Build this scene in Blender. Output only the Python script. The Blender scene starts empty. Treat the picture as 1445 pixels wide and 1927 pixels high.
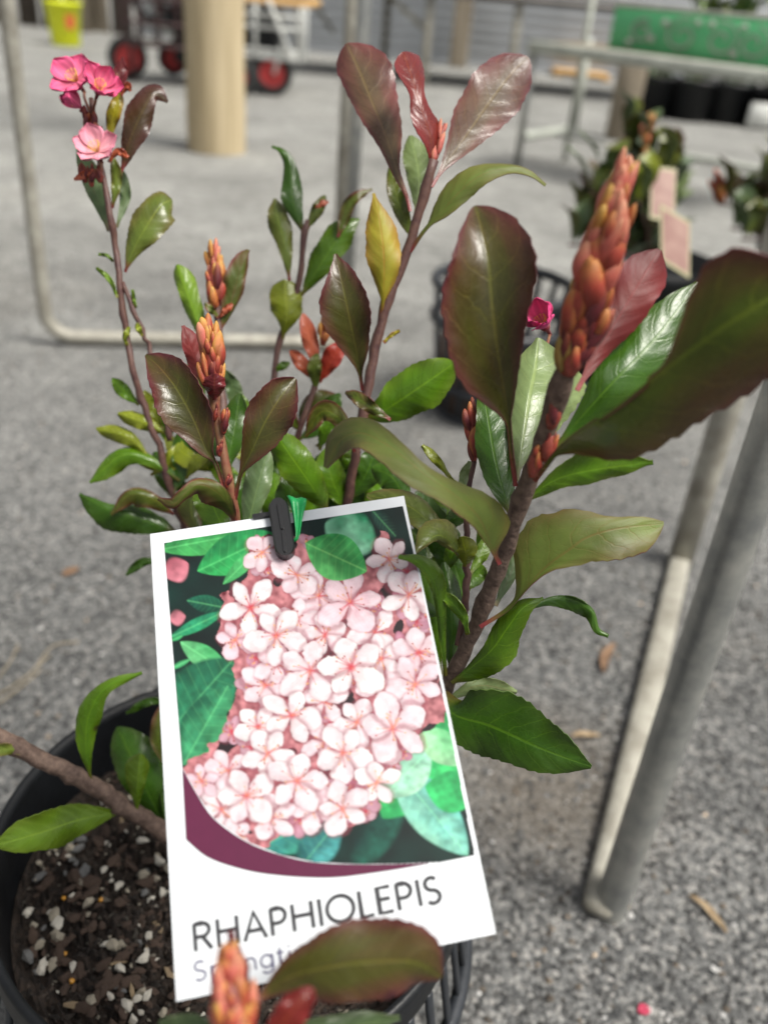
import bpy, math, random
import numpy as np
from mathutils import Vector, Matrix
random.seed(7); rng = np.random.default_rng(7)
scn = bpy.context.scene
COL = scn.collection

# ------------------------------------------------------------------ camera
F, CX, CY = 1650.0, 722.5, 963.5            # focal length and centre in photograph pixels (1445 x 1927)
PITCH, ROLL, CAMH = math.radians(31), math.radians(5.3), 0.65
CAM = np.array([0, 0, CAMH])
fwd = np.array([0, math.cos(PITCH), -math.sin(PITCH)])
_u0 = np.array([0, math.sin(PITCH), math.cos(PITCH)]); _r0 = np.array([1.0, 0, 0])
up = _u0*math.cos(ROLL) - _r0*math.sin(ROLL)
rt = _r0*math.cos(ROLL) + _u0*math.sin(ROLL)
def ray(u, v): return fwd + rt*((u-CX)/F) + up*((CY-v)/F)
def P(u, v, d): return CAM + ray(u, v)*d
def G(u, v, z=0.0):
    k = ray(u, v); return CAM + k*((z-CAMH)/k[2])
cd = bpy.data.cameras.new('camera'); cam = bpy.data.objects.new('camera', cd); COL.objects.link(cam)
M = Matrix.Identity(4)
for i in range(3):
    M[i][0] = rt[i]; M[i][1] = up[i]; M[i][2] = -fwd[i]; M[i][3] = CAM[i]
cam.matrix_world = M
cd.sensor_fit = 'VERTICAL'; cd.sensor_height = 36.0; cd.lens = 36.0*F/1927
cd.clip_start = 0.02; cd.clip_end = 300
cd.dof.use_dof = True; cd.dof.focus_distance = 0.352; cd.dof.aperture_fstop = cd.lens/4.7
scn.camera = cam

# ------------------------------------------------------------------ sky, sun, exposure
SUN_EL, SUN_AZ = math.radians(62), math.radians(112)     # azimuth clockwise from +Y
w = bpy.data.worlds.new('World'); scn.world = w; w.use_nodes = True
nt = w.node_tree; bg = nt.nodes['Background']
sky = nt.nodes.new('ShaderNodeTexSky'); sky.sky_type = 'NISHITA'; sky.sun_disc = False
sky.sun_elevation = SUN_EL; sky.sun_rotation = SUN_AZ
sky.air_density = 1.0; sky.dust_density = 6.0; sky.ozone_density = 1.0
hs = nt.nodes.new('ShaderNodeHueSaturation'); hs.inputs['Saturation'].default_value = 0.12
nt.links.new(sky.outputs[0], hs.inputs['Color']); nt.links.new(hs.outputs[0], bg.inputs['Color'])
bg.inputs['Strength'].default_value = 0.085
sl = bpy.data.lights.new('sun', 'SUN'); sl.energy = 2.4; sl.angle = math.radians(20); sl.color = (1.0, 0.95, 0.86)
so = bpy.data.objects.new('sun', sl); COL.objects.link(so)
sd = Vector((math.sin(SUN_AZ)*math.cos(SUN_EL), math.cos(SUN_AZ)*math.cos(SUN_EL), math.sin(SUN_EL)))
so.rotation_euler = sd.to_track_quat('Z', 'Y').to_euler(); so.location = (2, 1, 4)
scn.view_settings.view_transform = 'Standard'; scn.view_settings.look = 'None'
scn.view_settings.exposure = 0.8; scn.view_settings.gamma = 1.0; scn.view_settings.use_curve_mapping = False
scn.cycles.use_denoising = True
scn.cycles.max_bounces = 6; scn.cycles.diffuse_bounces = 3; scn.cycles.glossy_bounces = 3

# ------------------------------------------------------------------ helpers
def lin(*c):
    c = np.array(c, float)/255.0
    return tuple(np.where(c <= 0.04045, c/12.92, ((c+0.055)/1.055)**2.4))
def empty(name, loc, label, cat, group=None):
    o = bpy.data.objects.new(name, None); COL.objects.link(o); o.location = tuple(loc); o.empty_display_size = 0.05
    o['label'] = label; o['category'] = cat
    if group: o['group'] = group
    return o
def tag(o, label, cat, group=None):
    o['label'] = label; o['category'] = cat
    if group: o['group'] = group
    return o
def mesh(name, V, Fc, mats, smooth=True, fm=None, col=None, uv=None):
    me = bpy.data.meshes.new(name); me.from_pydata(np.asarray(V).tolist(), [], [list(map(int, f)) for f in Fc])
    for m in (mats if isinstance(mats, (list, tuple)) else [mats]): me.materials.append(m)
    if smooth: me.polygons.foreach_set('use_smooth', [True]*len(me.polygons))
    if fm is not None: me.polygons.foreach_set('material_index', np.asarray(fm, np.int32))
    if col is not None:
        a = me.color_attributes.new('Col', 'FLOAT_COLOR', 'POINT')
        c = np.ones((len(V), 4), np.float32); c[:, :3] = col; a.data.foreach_set('color', c.ravel())
    if uv is not None:
        l = me.uv_layers.new(name='UVMap'); vi = np.zeros(len(me.loops), np.int32); me.loops.foreach_get('vertex_index', vi)
        l.data.foreach_set('uv', np.asarray(uv, np.float32)[vi].ravel())
    me.update(); return me
def obj(name, me, parent=None, loc=None, kind=None):
    o = bpy.data.objects.new(name, me); COL.objects.link(o)
    if parent is not None: o.parent = parent
    if loc is not None: o.location = tuple(loc)
    if kind: o['kind'] = kind
    return o
def root_loc(o):
    p = o; L = np.zeros(3)
    while p is not None: L += np.array(p.location); p = p.parent
    return L
def part(name, parent, V, Fc, mats, **k):       # world-space verts under a parent
    V = np.asarray(V, float)
    if parent is not None: V = V - root_loc(parent)
    return obj(name, mesh(name, V, Fc, mats, **k), parent)

def cr(pts, n):                                  # Catmull-Rom resample, any dimension
    p = np.asarray(pts, float); p = np.vstack([2*p[0]-p[1], p, 2*p[-1]-p[-2]])
    out = []
    for i in range(1, len(p)-2):
        t = np.linspace(0, 1, 24, endpoint=False)[:, None]
        a, b, c, d = p[i-1], p[i], p[i+1], p[i+2]
        out.append(0.5*((2*b)+(c-a)*t+(2*a-5*b+4*c-d)*t**2+(3*b-a-3*c+d)*t**3))
    out.append(p[-2][None]); q = np.vstack(out)
    s = np.r_[0, np.cumsum(np.linalg.norm(np.diff(q[:, :3], axis=0), axis=1))]; s /= s[-1]
    ss = np.linspace(0, 1, n)
    return np.stack([np.interp(ss, s, q[:, k]) for k in range(q.shape[1])], 1)

def tube_geo(path, rad, n=12, bump=0.0, cap=True, seed=0):
    path = np.asarray(path, float); m = len(path); rad = np.broadcast_to(np.asarray(rad, float), (m,))
    T = np.gradient(path, axis=0); T /= np.linalg.norm(T, axis=1)[:, None]+1e-12
    ref = np.array([0, 0, 1.0]) if abs(T[0][2]) < 0.9 else np.array([1.0, 0, 0])
    V = []; r_ = np.random.default_rng(seed)
    N = np.cross(T[0], ref); N /= np.linalg.norm(N)
    for i in range(m):
        N = N - T[i]*(N@T[i]); N /= np.linalg.norm(N); B = np.cross(T[i], N)
        a = np.linspace(0, 2*math.pi, n, endpoint=False)
        rr = rad[i]*(1+bump*r_.standard_normal(n))
        V.append(path[i]+np.outer(np.cos(a)*rr, N)+np.outer(np.sin(a)*rr, B))
    V = np.vstack(V); Fc = []
    for i in range(m-1):
        for j in range(n):
            k = (j+1) % n; Fc.append((i*n+j, i*n+k, (i+1)*n+k, (i+1)*n+j))
    if cap: Fc.append(tuple(range(n))[::-1]); Fc.append(tuple((m-1)*n+j for j in range(n)))
    return V, Fc
def join(gs):
    V = []; Fc = []; o = 0
    for v, f in gs:
        V.append(np.asarray(v)); Fc += [tuple(i+o for i in q) for q in f]; o += len(v)
    return np.vstack(V), Fc
def box_geo(c, s, R=None, bev=0.0):
    c = np.asarray(c, float); hx, hy, hz = np.asarray(s, float)/2; b = min(bev, hx*.9, hy*.9, hz*.9)
    V = []
    if b <= 0:
        V = np.array([(x, y, z) for z in (-hz, hz) for x, y in ((-hx, -hy), (hx, -hy), (hx, hy), (-hx, hy))])
        Fc = [(3, 2, 1, 0), (4, 5, 6, 7)]+[(i, (i+1) % 4, (i+1) % 4+4, i+4) for i in range(4)]
    else:
        rings = []
        for z, k in ((-hz, b), (-hz+b, 0), (hz-b, 0), (hz, b)):
            x, y = hx-k, hy-k
            rings.append([(-x+b, -y, z), (x-b, -y, z), (x, -y+b, z), (x, y-b, z), (x-b, y, z), (-x+b, y, z), (-x, y-b, z), (-x, -y+b, z)])
        V = np.array(sum(rings, [])); Fc = [tuple(range(8))[::-1], tuple(range(24, 32))]
        for r in range(3):
            for j in range(8): k = (j+1) % 8; Fc.append((r*8+j, r*8+k, r*8+8+k, r*8+8+j))
    if R is not None: V = V@np.asarray(R).T
    return V+c, Fc
def bar_geo(a, b, wd, ht, bev=0.002, upv=(0, 0, 1)):
    a = np.asarray(a, float); b = np.asarray(b, float); d = b-a; L = np.linalg.norm(d); d /= L
    s = np.cross(d, upv)
    if np.linalg.norm(s) < 1e-3: s = np.cross(d, (1, 0, 0))
    s /= np.linalg.norm(s); u = np.cross(s, d)
    return box_geo((a+b)/2, (L, wd, ht), np.stack([d, s, u], 1), bev)
def lathe_geo(prof, n=40, c=(0, 0, 0)):
    V = []; Fc = []; a = np.linspace(0, 2*math.pi, n, endpoint=False); m = len(prof)
    for r, z in prof: V.append(np.stack([np.cos(a)*r, np.sin(a)*r, np.full(n, z)], 1))
    for i in range(m-1):
        for j in range(n): k = (j+1) % n; Fc.append((i*n+j, i*n+k, (i+1)*n+k, (i+1)*n+j))
    return np.vstack(V)+np.asarray(c), Fc

# ------------------------------------------------------------------ materials
def grain(m, sc):
    t = m.node_tree; mp = t.nodes.new('ShaderNodeMapping'); mp.inputs['Scale'].default_value = sc
    tc = [n for n in t.nodes if n.type == 'TEX_COORD'][0]
    for l in list(t.links):
        if l.from_node == tc: to = l.to_socket; t.links.remove(l); t.links.new(mp.outputs[0], to)
    t.links.new(tc.outputs['Object'], mp.inputs['Vector']); return m
def mat(name, col=(0.5, 0.5, 0.5), rough=0.6, metal=0.0, spec=0.5, var=0.0, vscale=20, bump=0.0, bscale=80, bdist=0.002, col2=None, coat=0.0):
    m = bpy.data.materials.new(name); m.use_nodes = True; t = m.node_tree; b = t.nodes['Principled BSDF']
    b.inputs['Roughness'].default_value = rough; b.inputs['Metallic'].default_value = metal
    b.inputs['Specular IOR Level'].default_value = spec; b.inputs['Coat Weight'].default_value = coat
    tc = t.nodes.new('ShaderNodeTexCoord')
    if var > 0 or col2 is not None:
        n = t.nodes.new('ShaderNodeTexNoise'); n.inputs['Scale'].default_value = vscale; n.inputs['Detail'].default_value = 6; n.inputs['Roughness'].default_value = 0.65
        t.links.new(tc.outputs['Object'], n.inputs['Vector'])
        r = t.nodes.new('ShaderNodeValToRGB'); r.color_ramp.elements[0].position = 0.32; r.color_ramp.elements[1].position = 0.68
        c2 = col2 if col2 is not None else tuple(min(1, x*(1+var)) for x in col)
        c1 = col if col2 is not None else tuple(x*(1-var) for x in col)
        r.color_ramp.elements[0].color = (*c1, 1); r.color_ramp.elements[1].color = (*c2, 1)
        t.links.new(n.outputs['Fac'], r.inputs['Fac']); t.links.new(r.outputs[0], b.inputs['Base Color'])
    else: b.inputs['Base Color'].default_value = (*col, 1)
    if bump > 0:
        n2 = t.nodes.new('ShaderNodeTexNoise'); n2.inputs['Scale'].default_value = bscale; n2.inputs['Detail'].default_value = 5
        t.links.new(tc.outputs['Object'], n2.inputs['Vector'])
        bp = t.nodes.new('ShaderNodeBump'); bp.inputs['Strength'].default_value = bump; bp.inputs['Distance'].default_value = bdist
        t.links.new(n2.outputs['Fac'], bp.inputs['Height']); t.links.new(bp.outputs[0], b.inputs['Normal'])
    return m

def attr_mat(name, rough=0.5, var=0.25, vscale=120, bump=0.2, bscale=300, bdist=0.0006, spec=0.5, coat=0.0):
    m = mat(name, (0.5,)*3, rough, spec=spec, bump=bump, bscale=bscale, bdist=bdist, coat=coat); t = m.node_tree; b = t.nodes['Principled BSDF']
    a = t.nodes.new('ShaderNodeVertexColor'); a.layer_name = 'Col'
    n = t.nodes.new('ShaderNodeTexNoise'); n.inputs['Scale'].default_value = vscale; n.inputs['Detail'].default_value = 4
    tc = t.nodes.new('ShaderNodeTexCoord'); t.links.new(tc.outputs['Object'], n.inputs['Vector'])
    mr = t.nodes.new('ShaderNodeMapRange'); mr.inputs['From Min'].default_value = 0.25; mr.inputs['From Max'].default_value = 0.75
    mr.inputs['To Min'].default_value = 1-var; mr.inputs['To Max'].default_value = 1+var; t.links.new(n.outputs['Fac'], mr.inputs['Value'])
    mx = t.nodes.new('ShaderNodeVectorMath'); mx.operation = 'SCALE'; t.links.new(a.outputs['Color'], mx.inputs[0]); t.links.new(mr.outputs[0], mx.inputs['Scale'])
    t.links.new(mx.outputs[0], b.inputs['Base Color'])
    return m

def leaf_mat(name, rough, vein, veincol, bumpk, spot=0.0, vm=(1.7, 1.6, 1.5)):
    m = bpy.data.materials.new(name); m.use_nodes = True; t = m.node_tree; b = t.nodes['Principled BSDF']; N = t.nodes.new; L = t.links.new
    def math_(op, a, bb=None, c=None):
        n = N('ShaderNodeMath'); n.operation = op
        for i, x in enumerate((a, bb, c)):
            if x is None: continue
            if isinstance(x, (int, float)): n.inputs[i].default_value = x
            else: L(x, n.inputs[i])
        return n.outputs[0]
    uvn = N('ShaderNodeUVMap'); uvn.uv_map = 'UVMap'; sp = N('ShaderNodeSeparateXYZ'); L(uvn.outputs[0], sp.inputs[0])
    s = sp.outputs[0]; y = math_('ABSOLUTE', math_('MULTIPLY_ADD', sp.outputs[1], 2.0, -1.0))
    oi = N('ShaderNodeObjectInfo'); rnd = oi.outputs['Random']
    tc = N('ShaderNodeTexCoord')
    nz = N('ShaderNodeTexNoise'); nz.inputs['Scale'].default_value = 90; nz.inputs['Detail'].default_value = 3; L(tc.outputs['Object'], nz.inputs['Vector'])
    nz2 = N('ShaderNodeTexNoise'); nz2.inputs['Scale'].default_value = 55; nz2.inputs['Detail'].default_value = 5; L(tc.outputs['Object'], nz2.inputs['Vector'])
    def smooth(x, lo, hi):
        n = N('ShaderNodeMapRange'); n.interpolation_type = 'SMOOTHSTEP'; L(x, n.inputs['Value'])
        n.inputs['From Min'].default_value = lo; n.inputs['From Max'].default_value = hi; n.inputs['To Min'].default_value = 1; n.inputs['To Max'].default_value = 0
        return n.outputs[0]
    midrib = smooth(y, 0.015, 0.06)
    ph = math_('ADD', math_('MULTIPLY_ADD', s, 8.5, rnd), math_('MULTIPLY', math_('POWER', y, 1.4), -1.5))
    ph = math_('ADD', ph, math_('MULTIPLY', nz.outputs['Fac'], 0.9))
    sec = smooth(math_('ABSOLUTE', math_('SUBTRACT', math_('FRACT', ph), 0.5)), 0.0, 0.055)
    cb = N('ShaderNodeCombineXYZ'); L(math_('MULTIPLY', s, 24.0), cb.inputs[0]); L(math_('MULTIPLY', sp.outputs[1], 13.0), cb.inputs[1]); L(math_('MULTIPLY', rnd, 40.0), cb.inputs[2])
    vo = N('ShaderNodeTexVoronoi'); vo.feature = 'DISTANCE_TO_EDGE'; vo.inputs['Scale'].default_value = 1.0; L(cb.outputs[0], vo.inputs['Vector'])
    fine = smooth(vo.outputs['Distance'], 0.0, 0.07)
    vall = math_('MINIMUM', math_('ADD', math_('ADD', math_('MULTIPLY', midrib, 0.9), math_('MULTIPLY', sec, 0.5)), math_('MULTIPLY', fine, 0.24)), 1.0)
    a = N('ShaderNodeVertexColor'); a.layer_name = 'Col'
    k = N('ShaderNodeMapRange'); k.inputs['From Min'].default_value = 0.3; k.inputs['From Max'].default_value = 0.7; k.inputs['To Min'].default_value = 0.72; k.inputs['To Max'].default_value = 1.3; L(nz2.outputs['Fac'], k.inputs['Value'])
    sc = N('ShaderNodeVectorMath'); sc.operation = 'SCALE'; L(a.outputs['Color'], sc.inputs[0]); L(k.outputs[0], sc.inputs['Scale'])
    vc = N('ShaderNodeVectorMath'); vc.operation = 'MULTIPLY_ADD'; L(a.outputs['Color'], vc.inputs[0]); vc.inputs[1].default_value = vm; vc.inputs[2].default_value = veincol
    mx = N('ShaderNodeMix'); mx.data_type = 'RGBA'; L(math_('MULTIPLY', vall, vein), mx.inputs[0]); L(sc.outputs[0], mx.inputs[6]); L(vc.outputs[0], mx.inputs[7])
    out = mx.outputs[2]
    if spot > 0:
        v2 = N('ShaderNodeTexVoronoi'); v2.inputs['Scale'].default_value = 75; L(tc.outputs['Object'], v2.inputs['Vector'])
        sel = N('ShaderNodeSeparateColor'); L(v2.outputs['Color'], sel.inputs[0])
        sm = math_('MULTIPLY', smooth(v2.outputs['Distance'], 0.05, 0.22), math_('GREATER_THAN', sel.outputs[0], 1-spot))
        m2 = N('ShaderNodeMix'); m2.data_type = 'RGBA'; L(math_('MULTIPLY', sm, 0.8), m2.inputs[0]); L(out, m2.inputs[6]); m2.inputs[7].default_value = (0.03, 0.008, 0.012, 1); out = m2.outputs[2]
    L(out, b.inputs['Base Color'])
    rr = N('ShaderNodeMapRange'); rr.inputs['To Min'].default_value = rough-0.07; rr.inputs['To Max'].default_value = rough+0.12; L(nz2.outputs['Fac'], rr.inputs['Value']); L(rr.outputs[0], b.inputs['Roughness'])
    b.inputs['Specular IOR Level'].default_value = 0.36
    puck = math_('SINE', math_('MULTIPLY', ph, 6.2832))
    hgt = math_('ADD', math_('ADD', math_('MULTIPLY', vall, -0.9), math_('MULTIPLY', nz2.outputs['Fac'], 1.6)), math_('MULTIPLY', puck, -0.55))
    bp = N('ShaderNodeBump'); bp.inputs['Strength'].default_value = bumpk; bp.inputs['Distance'].default_value = 0.0006; L(hgt, bp.inputs['Height']); L(bp.outputs[0], b.inputs['Normal'])
    return m
LT = leaf_mat('leaf_upper_side', 0.25, 0.72, (0.02, 0.025, 0.002), 0.2, spot=0.05)
LU = leaf_mat('leaf_under_side', 0.48, 0.55, (0.02, 0.004, 0.004), 0.2, spot=0.04, vm=(1.35, 0.75, 0.9))
BARK = mat('bark', (0.052, 0.030, 0.023), 0.8, col2=(0.16, 0.108, 0.082), vscale=220, bump=0.7, bscale=420, bdist=0.0012)
TWIG = mat('young_twig', (0.055, 0.019, 0.021), 0.55, col2=(0.125, 0.062, 0.044), vscale=200, bump=0.4, bscale=400, bdist=0.0008)
REDTWIG = mat('red_twig', (0.17, 0.028, 0.026), 0.5, col2=(0.24, 0.13, 0.06), vscale=160, bump=0.3, bscale=400, bdist=0.0006)
BUD = attr_mat('bud_scale', 0.5, 0.35, 260, 0.3, 500)
PETAL = attr_mat('petal', 0.62, 0.22, 260, 0.35, 420, spec=0.3)
STAMEN = mat('stamen', (0.75, 0.5, 0.12), 0.6)
POT = mat('black_pot_plastic', (0.0065, 0.0075, 0.009), 0.45, spec=0.35, var=0.35, vscale=40, bump=0.15, bscale=200)
POTG = mat('greyed_pot_plastic', (0.022, 0.025, 0.030), 0.42, var=0.35, vscale=30, bump=0.15, bscale=200)
GALV = mat('galvanised_steel', (0.26, 0.27, 0.265), 0.36, metal=0.6, col2=(0.50, 0.50, 0.46), vscale=34, bump=0.15, bscale=180)
GALVP = mat('pale_galvanised_steel', (0.20, 0.185, 0.15), 0.55, metal=0.15, col2=(0.43, 0.415, 0.355), vscale=30, bump=0.2, bscale=160)
WHITEM = mat('white_painted_steel', (0.62, 0.63, 0.6), 0.5, var=0.12, vscale=30, bump=0.1)
TIMBER = grain(mat('weathered_timber', (0.17, 0.14, 0.10), 0.85, col2=(0.34, 0.29, 0.22), vscale=14, bump=0.5, bscale=60, bdist=0.004), (2, 2, 0.2))
PINE = mat('pine_board', (0.56, 0.34, 0.13), 0.7, var=0.2, vscale=12, bump=0.3)

# ------------------------------------------------------------------ ground
def ground_mat():
    m = bpy.data.materials.new('fine_gravel_asphalt'); m.use_nodes = True; t = m.node_tree; b = t.nodes['Principled BSDF']; N = t.nodes.new; L = t.links.new
    tc = N('ShaderNodeTexCoord')
    vo = N('ShaderNodeTexVoronoi'); vo.inputs['Scale'].default_value = 235; L(tc.outputs['Object'], vo.inputs['Vector'])
    sep = N('ShaderNodeSeparateColor'); L(vo.outputs['Color'], sep.inputs[0])
    r = N('ShaderNodeValToRGB'); e = r.color_ramp.elements; e[0].position = 0; e[0].color = (0.022, 0.023, 0.024, 1); e[1].position = 1; e[1].color = (0.26, 0.25, 0.235, 1)
    for p, c in ((0.3, (0.085, 0.086, 0.085)), (0.7, (0.150, 0.151, 0.147)), (0.9, (0.23, 0.227, 0.215))):
        x = e.new(p); x.color = (*c, 1)
    L(sep.outputs[0], r.inputs[0])
    n = N('ShaderNodeTexNoise'); n.inputs['Scale'].default_value = 2.2; n.inputs['Detail'].default_value = 8; n.inputs['Roughness'].default_value = 0.7; L(tc.outputs['Object'], n.inputs['Vector'])
    k = N('ShaderNodeMapRange'); k.inputs['From Min'].default_value = 0.3; k.inputs['From Max'].default_value = 0.7; k.inputs['To Min'].default_value = 0.66; k.inputs['To Max'].default_value = 1.34; L(n.outputs['Fac'], k.inputs[0])
    sc = N('ShaderNodeVectorMath'); sc.operation = 'SCALE'; L(r.outputs[0], sc.inputs[0]); L(k.outputs[0], sc.inputs['Scale'])
    n3 = N('ShaderNodeTexNoise'); n3.inputs['Scale'].default_value = 1.3; n3.inputs['Detail'].default_value = 5; L(tc.outputs['Object'], n3.inputs['Vector'])
    k3 = N('ShaderNodeMapRange'); k3.inputs['From Min'].default_value = 0.55; k3.inputs['From Max'].default_value = 0.75; L(n3.outputs['Fac'], k3.inputs[0]); k3.inputs['To Max'].default_value = 0.45
    mx = N('ShaderNodeMix'); mx.data_type = 'RGBA'; L(k3.outputs[0], mx.inputs[0]); L(sc.outputs[0], mx.inputs[6]); mx.inputs[7].default_value = (0.19, 0.16, 0.12, 1)
    # a darker brown patch beside the pot
    pd = N('ShaderNodeVectorMath'); pd.operation = 'DISTANCE'; L(tc.outputs['Object'], pd.inputs[0]); pd.inputs[1].default_value = tuple(G(1030, 1480))
    pa = N('ShaderNodeMath'); pa.operation = 'MULTIPLY_ADD'; L(n.outputs['Fac'], pa.inputs[0]); pa.inputs[1].default_value = 0.16; L(pd.outputs['Value'], pa.inputs[2])
    pm = N('ShaderNodeMapRange'); pm.interpolation_type = 'SMOOTHSTEP'; pm.inputs['From Min'].default_value = 0.10; pm.inputs['From Max'].default_value = 0.24; pm.inputs['To Min'].default_value = 0.62; pm.inputs['To Max'].default_value = 0; L(pa.outputs[0], pm.inputs[0])
    mp_ = N('ShaderNodeMix'); mp_.data_type = 'RGBA'; L(pm.outputs[0], mp_.inputs[0]); L(mx.outputs[2], mp_.inputs[6]); mp_.inputs[7].default_value = (0.115, 0.095, 0.072, 1); mx = mp_
    # the ground colour turns from darker grains to a paler tone further out
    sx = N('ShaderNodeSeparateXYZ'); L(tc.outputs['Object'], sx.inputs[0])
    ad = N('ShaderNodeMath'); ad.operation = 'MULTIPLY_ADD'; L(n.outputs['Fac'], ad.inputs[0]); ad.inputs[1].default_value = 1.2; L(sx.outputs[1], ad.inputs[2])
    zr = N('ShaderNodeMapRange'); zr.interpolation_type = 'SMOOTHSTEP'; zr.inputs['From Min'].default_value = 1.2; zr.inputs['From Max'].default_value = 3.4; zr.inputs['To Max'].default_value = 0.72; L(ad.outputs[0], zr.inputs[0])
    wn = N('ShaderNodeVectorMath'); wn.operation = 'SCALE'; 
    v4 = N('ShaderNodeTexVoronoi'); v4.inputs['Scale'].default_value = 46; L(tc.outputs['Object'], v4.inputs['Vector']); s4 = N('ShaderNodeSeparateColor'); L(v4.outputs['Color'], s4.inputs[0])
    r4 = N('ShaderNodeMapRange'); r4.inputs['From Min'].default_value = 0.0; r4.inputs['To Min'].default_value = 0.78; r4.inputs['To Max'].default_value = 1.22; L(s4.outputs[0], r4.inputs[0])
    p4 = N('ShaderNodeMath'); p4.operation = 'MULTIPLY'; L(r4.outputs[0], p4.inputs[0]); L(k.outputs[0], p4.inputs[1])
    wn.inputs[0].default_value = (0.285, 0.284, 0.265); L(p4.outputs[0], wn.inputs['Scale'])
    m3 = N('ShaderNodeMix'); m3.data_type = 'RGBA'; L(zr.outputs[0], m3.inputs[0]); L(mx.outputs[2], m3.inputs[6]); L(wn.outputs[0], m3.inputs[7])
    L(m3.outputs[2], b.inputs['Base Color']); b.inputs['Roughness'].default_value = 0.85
    bp = N('ShaderNodeBump'); bp.inputs['Strength'].default_value = 0.9; bp.inputs['Distance'].default_value = 0.004; bp.invert = True
    L(vo.outputs['Distance'], bp.inputs['Height']); L(bp.outputs[0], b.inputs['Normal'])
    return m
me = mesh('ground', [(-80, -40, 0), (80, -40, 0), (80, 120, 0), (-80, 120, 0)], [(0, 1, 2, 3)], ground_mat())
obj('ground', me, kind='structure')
# loose grains of gravel: nobody could count them
def grains():
    n = 26000
    rr = 0.25+2.4*rng.random(n)**1.25; th = rng.uniform(-0.72, 0.72, n)
    x = np.sin(th)*rr; y = np.cos(th)*rr
    base = np.array([(1, 0, 0), (0, 1, 0), (-1, 0, 0), (0, -1, 0), (0, 0, 1), (0, 0, -1)], float)
    fc = np.array([(0, 1, 4), (1, 2, 4), (2, 3, 4), (3, 0, 4), (1, 0, 5), (2, 1, 5), (3, 2, 5), (0, 3, 5)])
    sz = 0.0012+0.0024*rng.random(n)**2
    V = base[None]*(0.7+0.6*rng.random((n, 6, 1)))*sz[:, None, None]*np.array([1, 1, 0.75])
    a = rng.uniform(0, 6.28, n); c, s = np.cos(a)[:, None], np.sin(a)[:, None]
    X = V[..., 0]*c-V[..., 1]*s; Y = V[..., 0]*s+V[..., 1]*c
    V = np.stack([X+x[:, None], Y+y[:, None], V[..., 2]+sz[:, None]*0.35], -1).reshape(-1, 3)
    Fc = (fc[None]+6*np.arange(n)[:, None, None]).reshape(-1, 3)
    g = 0.045+0.16*rng.random(n)**2.2; tint = np.where(rng.random(n)[:, None] < 0.10, [1.25, 1.0, 0.75], [1.0, 0.99, 0.96])
    g = np.where(rng.random(n) < 0.025, 0.5, g)
    col = np.repeat(g[:, None]*tint, 6, 0)
    me = mesh('gravel', V, Fc, attr_mat('gravel_stone', 0.75, 0.2, 300, 0.2, 600), smooth=False, col=col)
    o = obj('gravel', me, kind='stuff'); o['label'] = 'loose grey gravel grains scattered on the asphalt yard'; o['category'] = 'gravel'
grains()

# ------------------------------------------------------------------ leaf builder
PAL = dict(
    green=((0.058, 0.135, 0.004), (0.075, 0.125, 0.006)), dgreen=((0.026, 0.075, 0.004), (0.034, 0.068, 0.006)),
    fresh=((0.085, 0.155, 0.010), (0.085, 0.13, 0.010)), ygreen=((0.15, 0.185, 0.012), (0.14, 0.15, 0.012)),
    olive=((0.080, 0.112, 0.016), (0.090, 0.072, 0.018)), yolive=((0.21, 0.19, 0.010), (0.20, 0.10, 0.012)),
    pale=((0.125, 0.175, 0.065), (0.12, 0.155, 0.055)), grey=((0.070, 0.115, 0.045), (0.085, 0.115, 0.05)),
    purple=((0.040, 0.040, 0.007), (0.068, 0.013, 0.017)), dpurple=((0.038, 0.022, 0.009), (0.055, 0.012, 0.014)),
    rose=((0.075, 0.050, 0.028), (0.115, 0.024, 0.030)), red=((0.27, 0.030, 0.016), (0.24, 0.022, 0.018)),
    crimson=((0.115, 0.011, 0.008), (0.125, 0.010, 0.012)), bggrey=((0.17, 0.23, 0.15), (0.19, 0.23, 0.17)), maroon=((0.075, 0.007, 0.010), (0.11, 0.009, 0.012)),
    brick=((0.32, 0.075, 0.035), (0.24, 0.045, 0.025)), oldark=((0.052, 0.075, 0.006), (0.095, 0.020, 0.018)))
UND = dict(bggrey='bggrey', green='olive', dgreen='olive', fresh='pale', ygreen='pale', olive='olive', yolive='yolive', pale='pale', grey='grey', purple='olive', dpurple='olive',
           rose='olive', red='red', crimson='crimson', maroon='maroon', brick='brick', oldark='olive')
def smooth1(a, k=3):
    p = np.pad(a, k, mode='edge'); ker = np.hanning(2*k+3)[1:-1]; ker /= ker.sum()
    r = np.convolve(p, ker, 'valid'); r[0] = a[0]; r[-1] = a[-1]; return r
def prof(W, n, m=0.62, q=0.66, s=None):
    s = np.linspace(0, 1, n) if s is None else s
    if isinstance(W, (list, tuple)):
        x = [p[0] for p in W]; y = [p[1] for p in W]
        if x[0] > 0: x = [0]+x; y = [0]+y
        if x[-1] < 1: x = x+[1]; y = y+[0]
        return smooth1(np.interp(s, x, y), max(2, n//12))
    k = math.log(0.5)/math.log(m)
    wv = np.sin(math.pi*np.clip(s, 0, 1)**k)**q
    wv *= np.clip((s-0.03)/0.12, 0, 1)**0.6
    return W*np.clip(wv, 0, None)
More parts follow.
